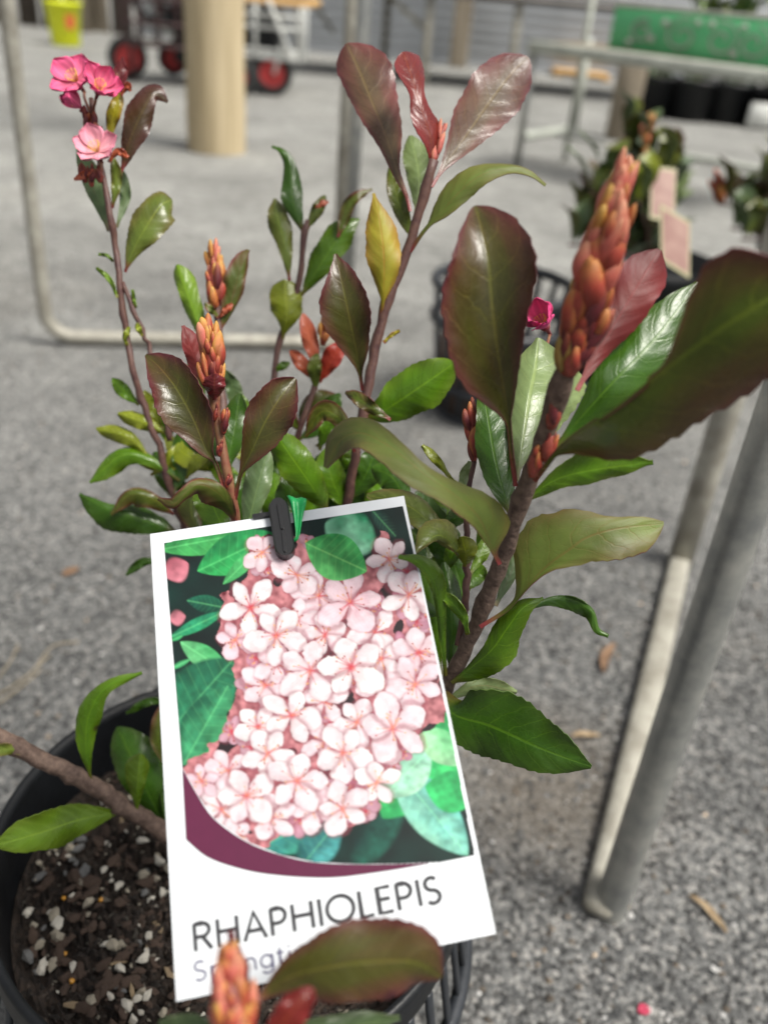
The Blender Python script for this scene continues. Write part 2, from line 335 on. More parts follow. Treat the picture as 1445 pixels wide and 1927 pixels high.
def leaf_geo(mid, A, B, wl, wr, zl, zr, c_top, c_un, flip, seed=0, half=6, thick=0.00035, teeth=15, und=0.0012, p=1.7, pet=0.0):
    """mid: midrib points; A: sideways unit vectors (left), B: unit vectors the margins bend along."""
    r_ = np.random.default_rng(seed); n = len(mid); s = np.linspace(0, 1, n)
    t = np.linspace(-1, 1, 2*half+1); G_ = np.zeros((n, len(t), 3))
    ph = r_.uniform(0, 6, 4)
    for j, tj in enumerate(t):
        wv = wl if tj < 0 else wr; z = zl if tj < 0 else zr; a = abs(tj); sg = 1 if tj < 0 else -1
        ser = 1-0.07*((s*teeth+ph[3]) % 1.0)*(a > 0.95)*(s > 0.18)
        wob = 1+0.035*np.sin(s*17+ph[0]+(tj > 0)*2)*a
        wmax = max(np.max(np.abs(wv)), 1e-6); e = np.clip(np.abs(wv)/wmax, 0, 1)
        u_ = und*a*a*(np.sin(s*11+ph[1]+(tj > 0)*1.7)+0.5*np.sin(s*23+ph[2]))*e
        G_[:, j] = mid+A*(sg*wv*a*ser*wob)[:, None]+B*((z*e*a**p+u_))[:, None]
    ds = np.gradient(G_, axis=0); dt = np.gradient(G_, axis=1)
    N = np.cross(ds, dt); N /= np.linalg.norm(N, axis=2)[..., None]+1e-12
    if flip: N = -N
    m = len(t); top = (G_+N*thick*0.5).reshape(-1, 3); bot = (G_-N*thick*0.5).reshape(-1, 3)
    Ft = []; Fb = []; off = n*m
    for i in range(n-1):
        for j in range(m-1):
            a, b, c, d = i*m+j, (i+1)*m+j, (i+1)*m+j+1, i*m+j+1
            q = (a, b, c, d) if not flip else (d, c, b, a)
            Ft.append(q); Fb.append(tuple(x+off for x in q[::-1]))
    edge = [i*m for i in range(n)]+[(n-1)*m+j for j in range(1, m)]+[i*m+m-1 for i in range(n-2, -1, -1)]+[j for j in range(m-2, 0, -1)]
    V = np.vstack([top, bot, top[edge], bot[edge]]); o2 = 2*off; E_ = len(edge); Fr = []
    for k in range(E_):
        l = (k+1) % E_; q = (o2+k, o2+l, o2+E_+l, o2+E_+k); Fr.append(q if flip else q[::-1])
    T = np.abs(t)[None, :]; S = s[:, None]
    f = np.clip(0.75*T**2.2+0.55*np.clip(S-0.55, 0, 1)**1.0*1.6*(0.4+0.6*T), 0, 1).reshape(-1, 1)
    q5 = r_.uniform(0, 6, 6); TT = t[None, :]
    nzv = (np.sin(S*9+TT*3.1+q5[0])*np.sin(TT*4.3-S*5+q5[1])+0.6*np.sin(S*19+TT*7+q5[2])*np.sin(TT*9+S*4+q5[3])).reshape(-1, 1)
    f = np.clip(f+0.20*nzv, 0, 1)
    jit = 1+0.10*r_.standard_normal()
    ct = (np.array(c_top[0])*(1-f)+np.array(c_top[1])*f)*jit; cb = (np.array(c_un[0])*(1-f)+np.array(c_un[1])*f)*jit
    pf = np.clip(1.25-np.broadcast_to(S, (n, m)).reshape(-1, 1)*9, 0, 1)*pet
    ct = ct*(1-pf)+np.array((0.17, 0.028, 0.030))*pf; cb = cb*(1-pf)+np.array((0.17, 0.028, 0.030))*pf
    ce = np.array(c_top[1])*1.2+0.012
    col = np.vstack([ct, cb, np.tile(ce, (2*E_, 1))])
    uvg = np.stack(np.broadcast_arrays(S, (t[None, :]+1)/2), -1).reshape(-1, 2); uve = uvg[edge]
    uv = np.vstack([uvg, uvg, uve, uve])
    fm = [0]*len(Ft)+[1]*len(Fb)+[0]*len(Fr)
    return V, Ft+Fb+Fr, fm, col, uv
_ls = [0]
def leaf(parent, kind, pts, wl, wr, dl=0.0, dr=0.0, face='t', m=0.62, q=0.66, n=44, und=0.0019, under=None, teeth=15, p=1.7, pet=None):
    """A leaf laid along (u, v, depth) points from base to tip; widths in photograph pixels at that depth."""
    _ls[0] += 1
    uv = cr([(a, b) for a, b, _ in pts], 200)
    W = cr([P(*x) for x in pts], n)
    q_ = W-CAM; z = q_@fwd; px = np.stack([CX+F*(q_@rt)/z, CY-F*(q_@up)/z], 1)
    d = np.gradient(px, axis=0); d /= np.linalg.norm(d, axis=1)[:, None]+1e-9
    A = rt[None]*d[:, 1:2]-(-up)[None]*d[:, 0:1]       # left of the heading in the image
    A /= np.linalg.norm(A, axis=1)[:, None]
    V_ = (W-CAM)/np.linalg.norm(W-CAM, axis=1)[:, None]
    sc = z/F; ap = np.r_[0, np.cumsum(np.linalg.norm(np.diff(px, axis=0), axis=1))]; ap /= ap[-1]
    L_ = prof(wl, n, m, q, ap)*sc; R_ = prof(wr, n, m, q, ap)*sc
    minw = 0.0008*np.ones(n); L_ = np.where(np.abs(L_) < minw, minw, L_); R_ = np.where(np.abs(R_) < minw, minw, R_)
    ct = PAL[kind]; cu = PAL[under or UND[kind]]
    # top surface to the camera unless face == 'u'
    ds = W[n//2+1]-W[n//2-1]; nn = np.cross(ds, -A[n//2]); away = (nn@V_[n//2]) > 0
    flip = away if face == 't' else (not away)
    V, Fc, fm, col, uvv = leaf_geo(W, A, V_, L_, R_, dl, dr, ct, cu, flip, seed=_ls[0], teeth=teeth, und=und, p=p, pet=1.0 if kind in ('purple', 'rose', 'crimson', 'olive', 'yolive', 'oldark', 'dpurple', 'brick') else 0.35)
    return part('leaf', parent, V, Fc, [LT, LU], fm=fm, col=col, uv=uvv)
def stem(parent, name, pts, r, m, n=None, bump=0.05, world=False):
    w_ = [np.asarray(x[:3]) if world else P(*x) for x in pts]
    n = n or max(12, len(pts)*6); path = cr(w_, n)
    if isinstance(r, (list, tuple)): rad = np.interp(np.linspace(0, 1, n), np.linspace(0, 1, len(r)), r)
    else: rad = np.full(n, r)
    kk = np.arange(n); r_ = np.random.default_rng(n+len(pts)); rad = rad*(1+0.05*np.sin(kk*2.1)+0.20*np.exp(-((kk % 9)-4.0)**2/0.9))
    path = path+r_.standard_normal((n, 3))*0.0004*np.sin(np.linspace(0, math.pi, n))[:, None]; V, Fc = tube_geo(path, rad, 12, bump, seed=len(pts))
    return part(name, parent, V, Fc, m)

# bud meshes shared by every cluster: a pointed, keeled scale
def bud_mesh(name, cb, cm, ct, hook=0.12, seed=0):
    n, k = 10, 10; V = []; col = []; r_ = np.random.default_rng(seed)
    for i in range(n):
        s = i/(n-1); r = 0.23*math.sin(math.pi*(0.08+0.86*s)**0.9)**0.75
        if i == n-1: r = 0.03
        for j in range(k):
            a = 2*math.pi*j/k; rr = r*(1+0.10*math.cos(5*a+seed)*(1-s))
            V.append((rr*math.cos(a)+0.03*math.sin(s*5+seed), rr*math.sin(a)*0.8+hook*s*s*0.6, s))
            c = np.array(cb)*(1-s/0.6)+np.array(cm)*s/0.6 if s < 0.6 else np.array(cm)*(1-(s-0.6)/0.4)+np.array(ct)*(s-0.6)/0.4
            if j % 5 == 0: c = c*0.45+np.array(ct)*0.55
            col.append(c*(0.85+0.3*r_.random()))
    Fc = []
    for i in range(n-1):
        for j in range(k): l = (j+1) % k; Fc.append((i*k+j, i*k+l, (i+1)*k+l, (i+1)*k+j))
    Fc.append(tuple(range(k))[::-1]); Fc.append(tuple((n-1)*k+j for j in range(k)))
    return mesh(name, V, Fc, BUD, col=np.array(col))
BUDS = [bud_mesh('bud', (0.14, 0.013, 0.010), (0.30, 0.038, 0.020), (0.42, 0.17, 0.04), seed=1),
        bud_mesh('bud', (0.30, 0.045, 0.034), (0.44, 0.095, 0.068), (0.50, 0.22, 0.12), seed=2),
        bud_mesh('bud', (0.24, 0.05, 0.016), (0.42, 0.14, 0.03), (0.46, 0.27, 0.05), seed=3),
        bud_mesh('bud', (0.055, 0.005, 0.010), (0.11, 0.010, 0.014), (0.26, 0.06, 0.025), seed=4),
        bud_mesh('bud', (0.14, 0.06, 0.015), (0.30, 0.17, 0.035), (0.34, 0.25, 0.06), seed=5)]
def bud_cluster(parent, a, b, rad, n, size, seed=0, mix=(0, 0, 1, 2), name='bud_cluster', tipmix=None, open_=0.5):
    """tapering spike of overlapping bud scales from world point a (base) to b (tip)."""
    r_ = random.Random(seed); a = np.asarray(a, float); b = np.asarray(b, float); ax = b-a; L = np.linalg.norm(ax); ax /= L
    e1 = np.cross(ax, (0.3, 1, 0.2)); e1 /= np.linalg.norm(e1); e2 = np.cross(ax, e1)
    prof_ = lambda s: rad*math.sin(math.pi*(0.07+0.89*s)**0.85)**0.8
    path = [a+ax*L*s for s in np.linspace(0, 0.92, 10)]
    V, Fc = tube_geo(path, [prof_(s)*0.74+1e-4 for s in np.linspace(0, 1, 10)], 10, 0.08)
    core = part(name, parent, V, Fc, BUD, col=np.tile((0.20, 0.03, 0.018), (len(V), 1)))
    base = root_loc(core)
    for i in range(n):
        s = i/n; ang = i*2.39996+r_.uniform(-0.25, 0.25); d = e1*math.cos(ang)+e2*math.sin(ang)
        rr = prof_(s)*0.74; sz = size*(1.0-0.25*s)*r_.uniform(0.55, 1.35)
        pos = a+ax*L*(s*0.86)+d*rr*0.75
        z = ax*1.0+d*(open_*(1-0.75*s))*r_.uniform(0.3, 1.5)+np.cross(ax, d)*r_.uniform(-.35, .35); z /= np.linalg.norm(z); y = -d-z*(-d@z); y /= np.linalg.norm(y); x = np.cross(y, z)
        mm = (tipmix if (tipmix and s > 0.45) else mix)
        o = bpy.data.objects.new('bud', BUDS[r_.choice(mm)]); COL.objects.link(o); o.parent = core
        Mx = Matrix.Identity(4)
        wd = sz*r_.uniform(0.55, 1.15)
        for k in range(3): Mx[k][0] = x[k]*wd; Mx[k][1] = y[k]*wd; Mx[k][2] = z[k]*sz; Mx[k][3] = pos[k]-base[k]
        o.matrix_local = Mx
    return core

# ------------------------------------------------------------------ main pot, potting mix
PC = np.array([-0.0664, 0.3219, 0.0]); PR, PH = 0.1306, 0.24
SOILZ = 0.196
pot = empty('plant_pot', PC, 'large black plastic pot holding dark soil with the shrub and its picture tag', 'pot')
V, Fc = lathe_geo([(0.0, 0.004), (PR*0.76, 0.0), (PR*0.80, 0.01), (PR*0.945, PH-0.032), (PR*0.95, PH-0.030), (PR*0.99, PH-0.028), (PR, PH-0.020), (PR, PH-0.004), (PR*0.992, PH), (PR*0.965, PH),
                   (PR*0.955, PH-0.006), (PR*0.94, PH-0.03), (PR*0.80, 0.012), (0.0, 0.012)], 96, PC)
part('pot_wall', pot, V, Fc, POT)
V, Fc = join([tube_geo([PC+np.array([math.cos(a)*PR*1.06, math.sin(a)*PR*1.06, PH-0.075]) for a in np.linspace(0, 2*math.pi, 73)], 0.0045, 8, cap=False)])
part('lower_ring', pot, V, Fc, POTG)
for k in range(48):
    a = 2*math.pi*k/48; c, s = math.cos(a), math.sin(a)
    V, Fc = bar_geo(PC+np.array([c*PR*0.985, s*PR*0.985, PH-0.026]), PC+np.array([c*PR*1.06, s*PR*1.06, PH-0.078]), 0.005, 0.003, 0.0006, (c, s, 0.3))
    part('skirt_slat', pot, V, Fc, POTG)
SC = PC+np.array([0, 0, SOILZ])
soil = empty('potting_mix', SC, 'dark potting mix with pumice, bark chips and orange fertiliser beads', 'soil')
nr, na = 60, 150; V = [SC.copy()]; Fc = []
for i in range(1, nr+1):
    r = (PR*0.925)*i/nr
    for j in range(na):
        a = 2*math.pi*j/na; x, y = r*math.cos(a), r*math.sin(a)
        h = 0.004*math.sin(x*60+1)*math.sin(y*47)+0.0028*rng.standard_normal()*(i < nr)+0.006*(1-(r/PR))
        V.append(SC+np.array([x, y, h]))
for j in range(na): Fc.append((0, 1+j, 1+(j+1) % na))
for i in range(nr-1):
    for j in range(na): a = 1+i*na+j; b = 1+i*na+(j+1) % na; Fc.append((a, a+na, b+na, b))
part('soil_surface', soil, V, Fc, mat('dark_soil', (0.008, 0.006, 0.005), 0.95, col2=(0.04, 0.026, 0.018), vscale=260, bump=0.8, bscale=500, bdist=0.002), smooth=False)
def rock_mesh(name, m, seed, stretch=(1, 1, 1), rough=0.22):
    r_ = np.random.default_rng(seed); import bmesh
    bm = bmesh.new(); bmesh.ops.create_icosphere(bm, subdivisions=1, radius=1)
    for v in bm.verts: v.co = Vector([v.co[k]*stretch[k]*(1+rough*r_.standard_normal()*0.7) for k in range(3)])
    me_ = bpy.data.meshes.new(name); bm.to_mesh(me_); bm.free(); me_.materials.append(m)
    return me_
PUM = mat('pumice', (0.42, 0.39, 0.32), 0.9, col2=(0.66, 0.63, 0.56), vscale=300, bump=0.6, bscale=900, bdist=0.001)
CHIPD = mat('dark_bark_chip', (0.020, 0.013, 0.009), 0.85, col2=(0.10, 0.062, 0.043), vscale=180, bump=0.6, bscale=500, bdist=0.001)
CHIPL = mat('pale_wood_chip', (0.20, 0.14, 0.08), 0.85, col2=(0.34, 0.26, 0.16), vscale=150, bump=0.6, bscale=500, bdist=0.001)
GREYST = mat('grey_chip', (0.07, 0.07, 0.07), 0.8, col2=(0.17, 0.17, 0.165), vscale=200, bump=0.5, bscale=500, bdist=0.001)
PEL = mat('fertiliser_bead', (0.52, 0.24, 0.02), 0.35, var=0.2, vscale=200)
PUM2 = mat('stained_pumice', (0.20, 0.17, 0.12), 0.9, col2=(0.46, 0.42, 0.34), vscale=260, bump=0.6, bscale=900, bdist=0.001)
pums = [rock_mesh('pumice_stone', PUM if s % 2 else PUM2, s, (1, 0.75, 0.6), .34) for s in range(6)]
chips = [rock_mesh('bark_chip', CHIPD, s+9, (1.5, 0.75, 0.35), 0.25) for s in range(4)]
greys = [rock_mesh('stone_chip', GREYST, s+19, (1.1, 0.8, 0.5), 0.25) for s in range(2)]
pales = [rock_mesh('wood_chip', CHIPL, s+29, (2.2, 0.6, 0.25), 0.22) for s in range(2)]
pels = [rock_mesh('fertiliser_bead', PEL, 41, (1, 1, 1), 0.02)]
def strew(meshes, n, lo, hi, seed, mat_z=0.3, camside=True):
    r_ = random.Random(seed)
    for i in range(n):
        while True:
            a = r_.uniform(0, 6.283); r = PR*0.87*math.sqrt(r_.random()); x, y = r*math.cos(a), r*math.sin(a)
            if not camside or (x < 0.01 and y < 0.07): break
        sz = lo+(hi-lo)*r_.random()**1.6
        me_ = r_.choice(meshes); o = obj(me_.name.split('.')[0], me_, soil, (x, y, sz*mat_z+0.003+0.006*(1-r/PR)))
        o.scale = (sz, sz, sz); o.rotation_euler = (r_.uniform(-0.5, 0.5), r_.uniform(-0.5, 0.5), r_.uniform(0, 6.28))
strew(pums, 130, 0.0010, 0.0032, 1, .55); strew(pums, 50, 0.0028, 0.0050, 8, .55); strew(chips, 295, 0.0014, 0.0050, 2); strew(greys, 40, 0.0015, 0.0048, 3); strew(pales, 16, 0.002, 0.006, 4); strew(pels, 8, 0.0013, 0.0017, 5, 0.9)

def fines():
    n = 5500; a = rng.uniform(0, 6.283, n); r = PR*0.90*np.sqrt(rng.random(n)); x, y = r*np.cos(a), r*np.sin(a)
    base = np.array([(1, 0, 0), (0, 1, 0), (-1, 0, 0), (0, -1, 0), (0, 0, 1), (0, 0, -1)], float)
    fc = np.array([(0, 1, 4), (1, 2, 4), (2, 3, 4), (3, 0, 4), (1, 0, 5), (2, 1, 5), (3, 2, 5), (0, 3, 5)])
    sz = 0.0004+0.0013*rng.random(n)**2; V = base[None]*(0.6+0.8*rng.random((n, 6, 1)))*sz[:, None, None]
    st = np.where(rng.random(n) < .25, 2.6, 1.0); V[..., 0] *= st[:, None]
    b = rng.uniform(0, 6.28, n); c, s_ = np.cos(b)[:, None], np.sin(b)[:, None]
    X = V[..., 0]*c-V[..., 1]*s_+x[:, None]; Y = V[..., 0]*s_+V[..., 1]*c+y[:, None]; Z = V[..., 2]+(0.0055+0.006*(1-r/PR)+0.004*np.sin(x*60+1)*np.sin(y*47))[:, None]
    g = 0.008+0.036*rng.random(n)**2; tn = np.where(rng.random(n)[:, None] < .12, [4.5, 4.0, 3.2], [1.15, .85, .65])
    o = obj('soil_fines', mesh('soil_fines', np.stack([X, Y, Z-.0042], -1).reshape(-1, 3), (fc[None]+6*np.arange(n)[:, None, None]).reshape(-1, 3), attr_mat('soil_crumb', 0.9, 0.2, 300, 0.2, 600), smooth=False, col=np.repeat(g[:, None]*tn, 6, 0)), soil, kind='stuff')
fines()
# ------------------------------------------------------------------ the shrub
B0 = SC+np.array([0.0, 0.005, 0.0])
shrub = empty('flowering_shrub', B0, 'tall leafy shrub with purple new leaves, orange buds and pink flowers in the large pot', 'shrub')
WB = lambda *pts: [tuple(B0-np.array([0, 0, 0.01]))]+[tuple(P(*p_)) for p_ in pts]
# branches
A_ = stem(shrub, 'branch', WB((640, 1480, .45), (780, 1345, .395), (840, 1290, .375), (905, 1150, .35), (950, 1035, .33), (985, 930, .312), (1015, 850, .297), (1050, 740, .277), (1075, 668, .268)),
          [.0045, .0038, .0034, .0033, .0032, .0032, .0032, .0031], BARK, 70, world=True)
B_ = stem(shrub, 'branch', WB((560, 1300, .48), (640, 1000, .45), (668, 860, .435), (689, 741, .43), (710, 633, .427), (731, 558, .424), (768, 467, .42), (793, 384, .415), (807, 330, .412), (816, 300, .41)),
          [.004, .0032, .0027, .0024, .0024, .0024, .0025, .0022], TWIG, 70, world=True)
C_ = stem(shrub, 'branch', WB((440, 1350, .46), (450, 1100, .41), (444, 983, .39), (439, 944, .385), (428, 883, .38), (413, 821, .378), (404, 764, .376), (402, 720, .375)),
          [.0032, .0027, .0024, .0023, .0022, .0021, .0020], REDTWIG, 60, world=True)
D_ = stem(shrub, 'branch', WB((430, 1200, .47), (425, 900, .452), (415, 700, .455), (411, 610, .46), (405, 558, .46)), [.003, .0026, .0022, .002], TWIG, 50, world=True)
E_ = stem(shrub, 'branch', WB((400, 1300, .5), (385, 1150, .49), (341, 980, .48), (316, 900, .475), (295, 829, .47), (266, 749, .465), (250, 691, .46), (238, 627, .46), (225, 531, .455), (218, 466, .455), (209, 411, .45), (198, 350, .45), (186, 290, .45), (172, 185, .45)),
          [.0038, .0032, .0026, .0022, .002, .0018, .0017, .0016, .0013], TWIG, 90, world=True)
F_ = stem(shrub, 'branch', WB((480, 1250, .5), (505, 900, .5), (519, 683, .5), (536, 620, .5), (558, 550, .496), (566, 510, .494), (573, 434, .49), (580, 415, .49)), [.003, .0024, .002, .0018, .0018, .0016], TWIG, 60, world=True)
G_ = stem(shrub, 'branch', WB((520, 1150, .5), (545, 900, .49), (565, 807, .48), (590, 735, .48), (599, 705, .48)), [.003, .0024, .002, .0017], TWIG, 50, world=True)
I_ = stem(shrub, 'branch', WB((340, 1592, .485), (318, 1572, .475), (252, 1528, .462), (155, 1468, .447), (60, 1420, .437), (0, 1388, .43), (-90, 1345, .42)), [.005, .0047, .0044, .0042], BARK, 60, world=True)
J_ = stem(shrub, 'branch', WB((460, 1960, .43), (440, 2150, .33), (450, 2080, .235), (447, 1985, .205)), [.004, .003, .0025, .002], TWIG, 40, world=True)
K_ = stem(shrub, 'branch', [(862, 1215, .362), (876, 1130, .362), (878, 1055, .362), (882, 925, .36), (893, 868, .36)], [.0016, .0015, .0012, .001], TWIG, 30)
stem(shrub, 'branch', [(231, 531, .455), (258, 598, .457), (284, 665, .46), (306, 735, .463), (320, 830, .468)], [.0012, .0012, .0013, .0014], TWIG, 24)

stem(shrub, 'branch', [(958, 1010, .326), (985, 900, .352), (1012, 790, .382), (1030, 698, .396)], [.0014, .0012, .001, .0008], TWIG, 24)
leaf(K_, 'ygreen', [(882, 930, .361), (862, 915, .366), (845, 898, .372)], 5, 5, n=20)
# --- A: thick right-hand branch leaning to the camera
leaf(A_, 'purple', [(970, 915, .308), (962, 850, .302), (955, 775, .294), (939, 674, .283), (927, 582, .277), (918, 490, .275), (905, 430, .277), (893, 388, .282)],
     [(.22, 0), (.27, 22), (.36, 72), (.5, 99), (.66, 99), (.82, 69), (.93, 44), (.98, 18)], [(.22, 0), (.32, 20), (.45, 45), (.58, 60), (.7, 85), (.79, 101), (.88, 83), (.95, 62), (.985, 25)], -.010, -.006, n=60)
leaf(A_, 'pale', [(972, 905, .335), (985, 815, .345), (996, 740, .352), (1006, 690, .36), (1012, 636, .366)], [(.1, 4), (.3, 30), (.6, 45), (.85, 35)], [(.1, 4), (.3, 45), (.55, 100), (.75, 108), (.9, 60)], .006, .012, under='pale')
leaf(A_, 'dgreen', [(962, 975, .335), (934, 879, .343), (917, 786, .352), (905, 715, .36)], [(.1, 10), (.3, 30), (.6, 32), (.85, 15)], [(.1, 6), (.4, 60), (.7, 55)], .002, .004)
leaf(A_, 'oldark', [(1005, 905, .302), (1060, 838, .275), (1150, 772, .255), (1265, 682, .24), (1380, 602, .228), (1520, 520, .220)],
     [(.1, 0), (.3, -6), (.42, -10), (.52, 5), (.62, 55), (.72, 112), (.84, 130), (.94, 80)], [(.1, 0), (.16, 40), (.25, 95), (.4, 128), (.6, 142), (.8, 135), (.93, 80)], -.008, .012, under='oldark', n=60)
leaf(A_, 'dgreen', [(1030, 860, .297), (1080, 800, .295), (1150, 722, .292), (1230, 640, .296), (1312, 532, .303)], [(.1, 3), (.3, 22), (.5, 60), (.72, 56), (.9, 30)], [(.1, 3), (.4, 60), (.7, 60), (.9, 30)], .004, .004, under='olive')
leaf(A_, 'green', [(985, 945, .312), (1040, 905, .308), (1110, 885, .305), (1228, 870, .303)], [(.2, 8), (.5, 40), (.8, 30)], [(.2, 18), (.5, 26), (.8, 18)], -.004, .004)
leaf(A_, 'oldark', [(903, 1180, .347), (952, 1148, .343), (990, 1106, .335), (1031, 1065, .33), (1070, 1036, .327), (1105, 1011, .326), (1165, 993, .326), (1248, 985, .33)],
     [(.2, 0), (.27, 18), (.36, 70), (.5, 104), (.62, 70), (.75, 22), (.95, 16)], [(.22, 0), (.4, 8), (.6, 46), (.78, 66), (.94, 50)], .006, -.004, face='u', under='olive')
leaf(A_, 'oldark', [(940, 1062, .327), (922, 1025, .312), (900, 975, .300), (860, 936, .292), (799, 893, .287), (739, 845, .29), (683, 816, .297), (642, 828, .303), (613, 880, .308)],
     [(.06, 3), (.14, 12), (.25, 26), (.4, 26), (.55, 38), (.66, 34), (.8, 28), (.92, 22)], [(.06, 4), (.13, 62), (.22, 50), (.34, 24), (.5, 14), (.65, 22), (.8, 34), (.92, 24)], -.008, .012, face='u', under='olive', p=1.1, und=.003)
leaf(A_, 'dgreen', [(838, 1300, .372), (852, 1342, .364), (924, 1366, .357), (1017, 1408, .35), (1112, 1443, .346)], [(.08, 30), (.2, 58), (.4, 74), (.62, 66), (.82, 40), (.95, 14)], [(.08, 30), (.2, 56), (.4, 62), (.65, 50), (.85, 34), (.95, 14)], -.004, .004, n=56)
leaf(A_, 'pale', [(838, 1318, .378), (900, 1290, .38), (972, 1302, .384)], 16, 18, 0, .004, face='u')
leaf(A_, 'green', [(850, 1285, .368), (887, 1255, .36), (925, 1222, .352), (957, 1178, .347), (985, 1143, .344), (1022, 1126, .345)], [(.15, 5), (.35, 14), (.55, 26), (.78, 22)], [(.12, 20), (.3, 40), (.47, 48), (.6, 30), (.8, 24)], .004, .003)
leaf(A_, 'dgreen', [(985, 1150, .352), (1030, 1130, .356), (1075, 1128, .357), (1112, 1150, .357), (1124, 1185, .357), (1144, 1197, .357)], [(.3, 6), (.6, 6)], [(.2, 8), (.4, 20), (.6, 24), (.78, 12), (.9, 8)], 0, .003)
leaf(A_, 'green', [(880, 1194, .352), (868, 1155, .34), (828, 1112, .332)], 11, 13, .002, -.002)
leaf(A_, 'dgreen', [(846, 1268, .372), (850, 1160, .372), (835, 1058, .378)], 26, 24, .004, .004)
leaf(A_, 'green', [(838, 1272, .368), (828, 1165, .34), (816, 1095, .325), (788, 1060, .315), (750, 1047, .309)], [(.2, 6), (.5, 6), (.75, 12), (.9, 6)], [(.3, 8), (.5, 14), (.68, 26), (.82, 20), (.93, 8)], 0, .006)
leaf(K_, 'olive', [(874, 1058, .36), (852, 1025, .347), (822, 1008, .338), (780, 1040, .33)], [(.3, 8), (.6, 10), (.85, 5)], [(.3, 14), (.5, 36), (.75, 28), (.92, 10)], 0, .006, face='t')
leaf(K_, 'ygreen', [(874, 1066, .36), (876, 1040, .352), (868, 1010, .347)], 22, 24, .003, .003)
leaf(K_, 'olive', [(868, 1050, .375), (810, 985, .375), (760, 948, .38), (690, 932, .385)], 30, 26, 0, .004)
leaf(A_, 'grey', [(932, 1140, .345), (958, 1085, .352), (986, 1015, .358)], 16, 14, 0, .003, face='u', under='grey')
leaf(K_, 'ygreen', [(848, 900, .375), (822, 868, .372), (794, 838, .372)], 8, 10, 0, .002)
leaf(K_, 'pale', [(885, 935, .365), (872, 905, .365), (884, 868, .367)], 10, 10, 0, .002)
leaf(K_, 'fresh', [(884, 1080, .364), (905, 1045, .37), (920, 1005, .375)], 14, 14)
leaf(K_, 'green', [(880, 1110, .366), (900, 1080, .372), (895, 1060, .38)], 16, 16)
leaf(A_, 'green', [(830, 1270, .40), (800, 1120, .395), (770, 1000, .40)], 40, 40, .004, .004)
leaf(A_, 'dgreen', [(880, 1150, .40), (850, 1050, .405), (800, 960, .41), (790, 920, .415)], 40, 35)
bud_cluster(shrub, P(893, 870, .36), P(889, 768, .36), .0022, 8, .010, 3, (0, 3, 3), open_=.2)
leaf(A_, 'crimson', [(1085, 735, .285), (1120, 670, .288), (1180, 570, .29), (1240, 470, .293)], [(.12, 5), (.3, 18), (.6, 45), (.85, 48), (.95, 25)], [(.12, 8), (.3, 22), (.6, 46), (.85, 45), (.95, 25)], 0, .004, face='u')
bud_cluster(shrub, P(1068, 705, .270), P(1182, 292, .238), .0072, 120, .0135, 11, (3, 0, 3, 0, 4), tipmix=(1, 1, 0, 1, 2), open_=.22)
for (u, v, d, s_) in ((1035, 790, .283, 3), (1070, 690, .266, 0), (1000, 880, .296, 3), (1025, 850, .292, 3)):
    bud_cluster(shrub, P(u, v+18, d), P(u+14, v-40, d-.004), .003, 4, .009, int(u), (s_, s_, 0), open_=.15)

# --- B: tall centre branch
leaf(B_, 'rose', [(772, 398, .415), (766, 372, .416), (747, 322, .42), (727, 259, .428), (697, 185, .437), (672, 125, .444), (652, 82, .447)], [(.1, 3), (.3, 14), (.5, 28), (.7, 40), (.9, 40), (.97, 25)], [(.1, 3), (.25, 6), (.45, 34), (.65, 56), (.85, 62), (.96, 40)], .004, .002)
leaf(B_, 'crimson', [(812, 325, .412), (810, 262, .408), (790, 198, .405), (776, 150, .407), (758, 98, .412)], [(.15, 6), (.35, 24), (.5, 24), (.65, 12), (.82, 22), (.93, 26), (.98, 18)], [(.15, 6), (.3, 30), (.45, 18), (.65, 14), (.82, 28), (.95, 30)], -.004, .008, under='crimson')
leaf(B_, 'rose', [(812, 352, .412), (839, 309, .416), (880, 251, .425), (926, 185, .437), (965, 135, .445), (994, 108, .449)], [(.12, 4), (.3, 26), (.5, 52), (.7, 58), (.88, 48), (.96, 26)], [(.12, 4), (.3, 22), (.5, 46), (.7, 56), (.88, 48), (.96, 28)], .002, .002)
leaf(B_, 'olive', [(772, 474, .419), (797, 436, .414), (826, 405, .41), (863, 363, .406), (905, 330, .404), (955, 317, .405), (996, 326, .407), (1026, 349, .41)], [(.18, 0), (.25, 16), (.4, 30), (.55, 26), (.75, 8), (.9, 5)], [(.18, 0), (.3, 15), (.48, 24), (.62, 20), (.78, 9), (.9, 6)], .006, -.002, face='u')
leaf(B_, 'pale', [(782, 402, .425), (788, 330, .435), (772, 255, .445)], 26, 30, .002, .002)
leaf(B_, 'olive', [(778, 455, .43), (755, 398, .437), (733, 315, .445)], 17, 20)
leaf(B_, 'yolive', [(716, 600, .425), (722, 548, .418), (722, 475, .414), (714, 413, .414), (703, 364, .418)], [(.12, 0), (.3, 20), (.5, 36), (.72, 32), (.9, 12)], [(.12, 0), (.3, 22), (.5, 36), (.72, 28), (.9, 10)], .003, .003, face='u')  # backlit leaf: light coming through it is put into the yellow colour
leaf(B_, 'purple', [(682, 735, .428), (672, 665, .415), (656, 587, .405), (641, 520, .403), (631, 478, .405)], [(.15, 5), (.3, 26), (.5, 56), (.7, 50), (.87, 24)], [(.15, 5), (.3, 26), (.5, 40), (.7, 42), (.87, 28)], -.005, -.003)
leaf(B_, 'green', [(690, 790, .432), (730, 768, .425), (790, 728, .418), (862, 678, .415)], [(.1, 20), (.3, 40), (.6, 48), (.85, 30)], [(.1, 18), (.3, 38), (.6, 50), (.85, 34)], .004, .005)
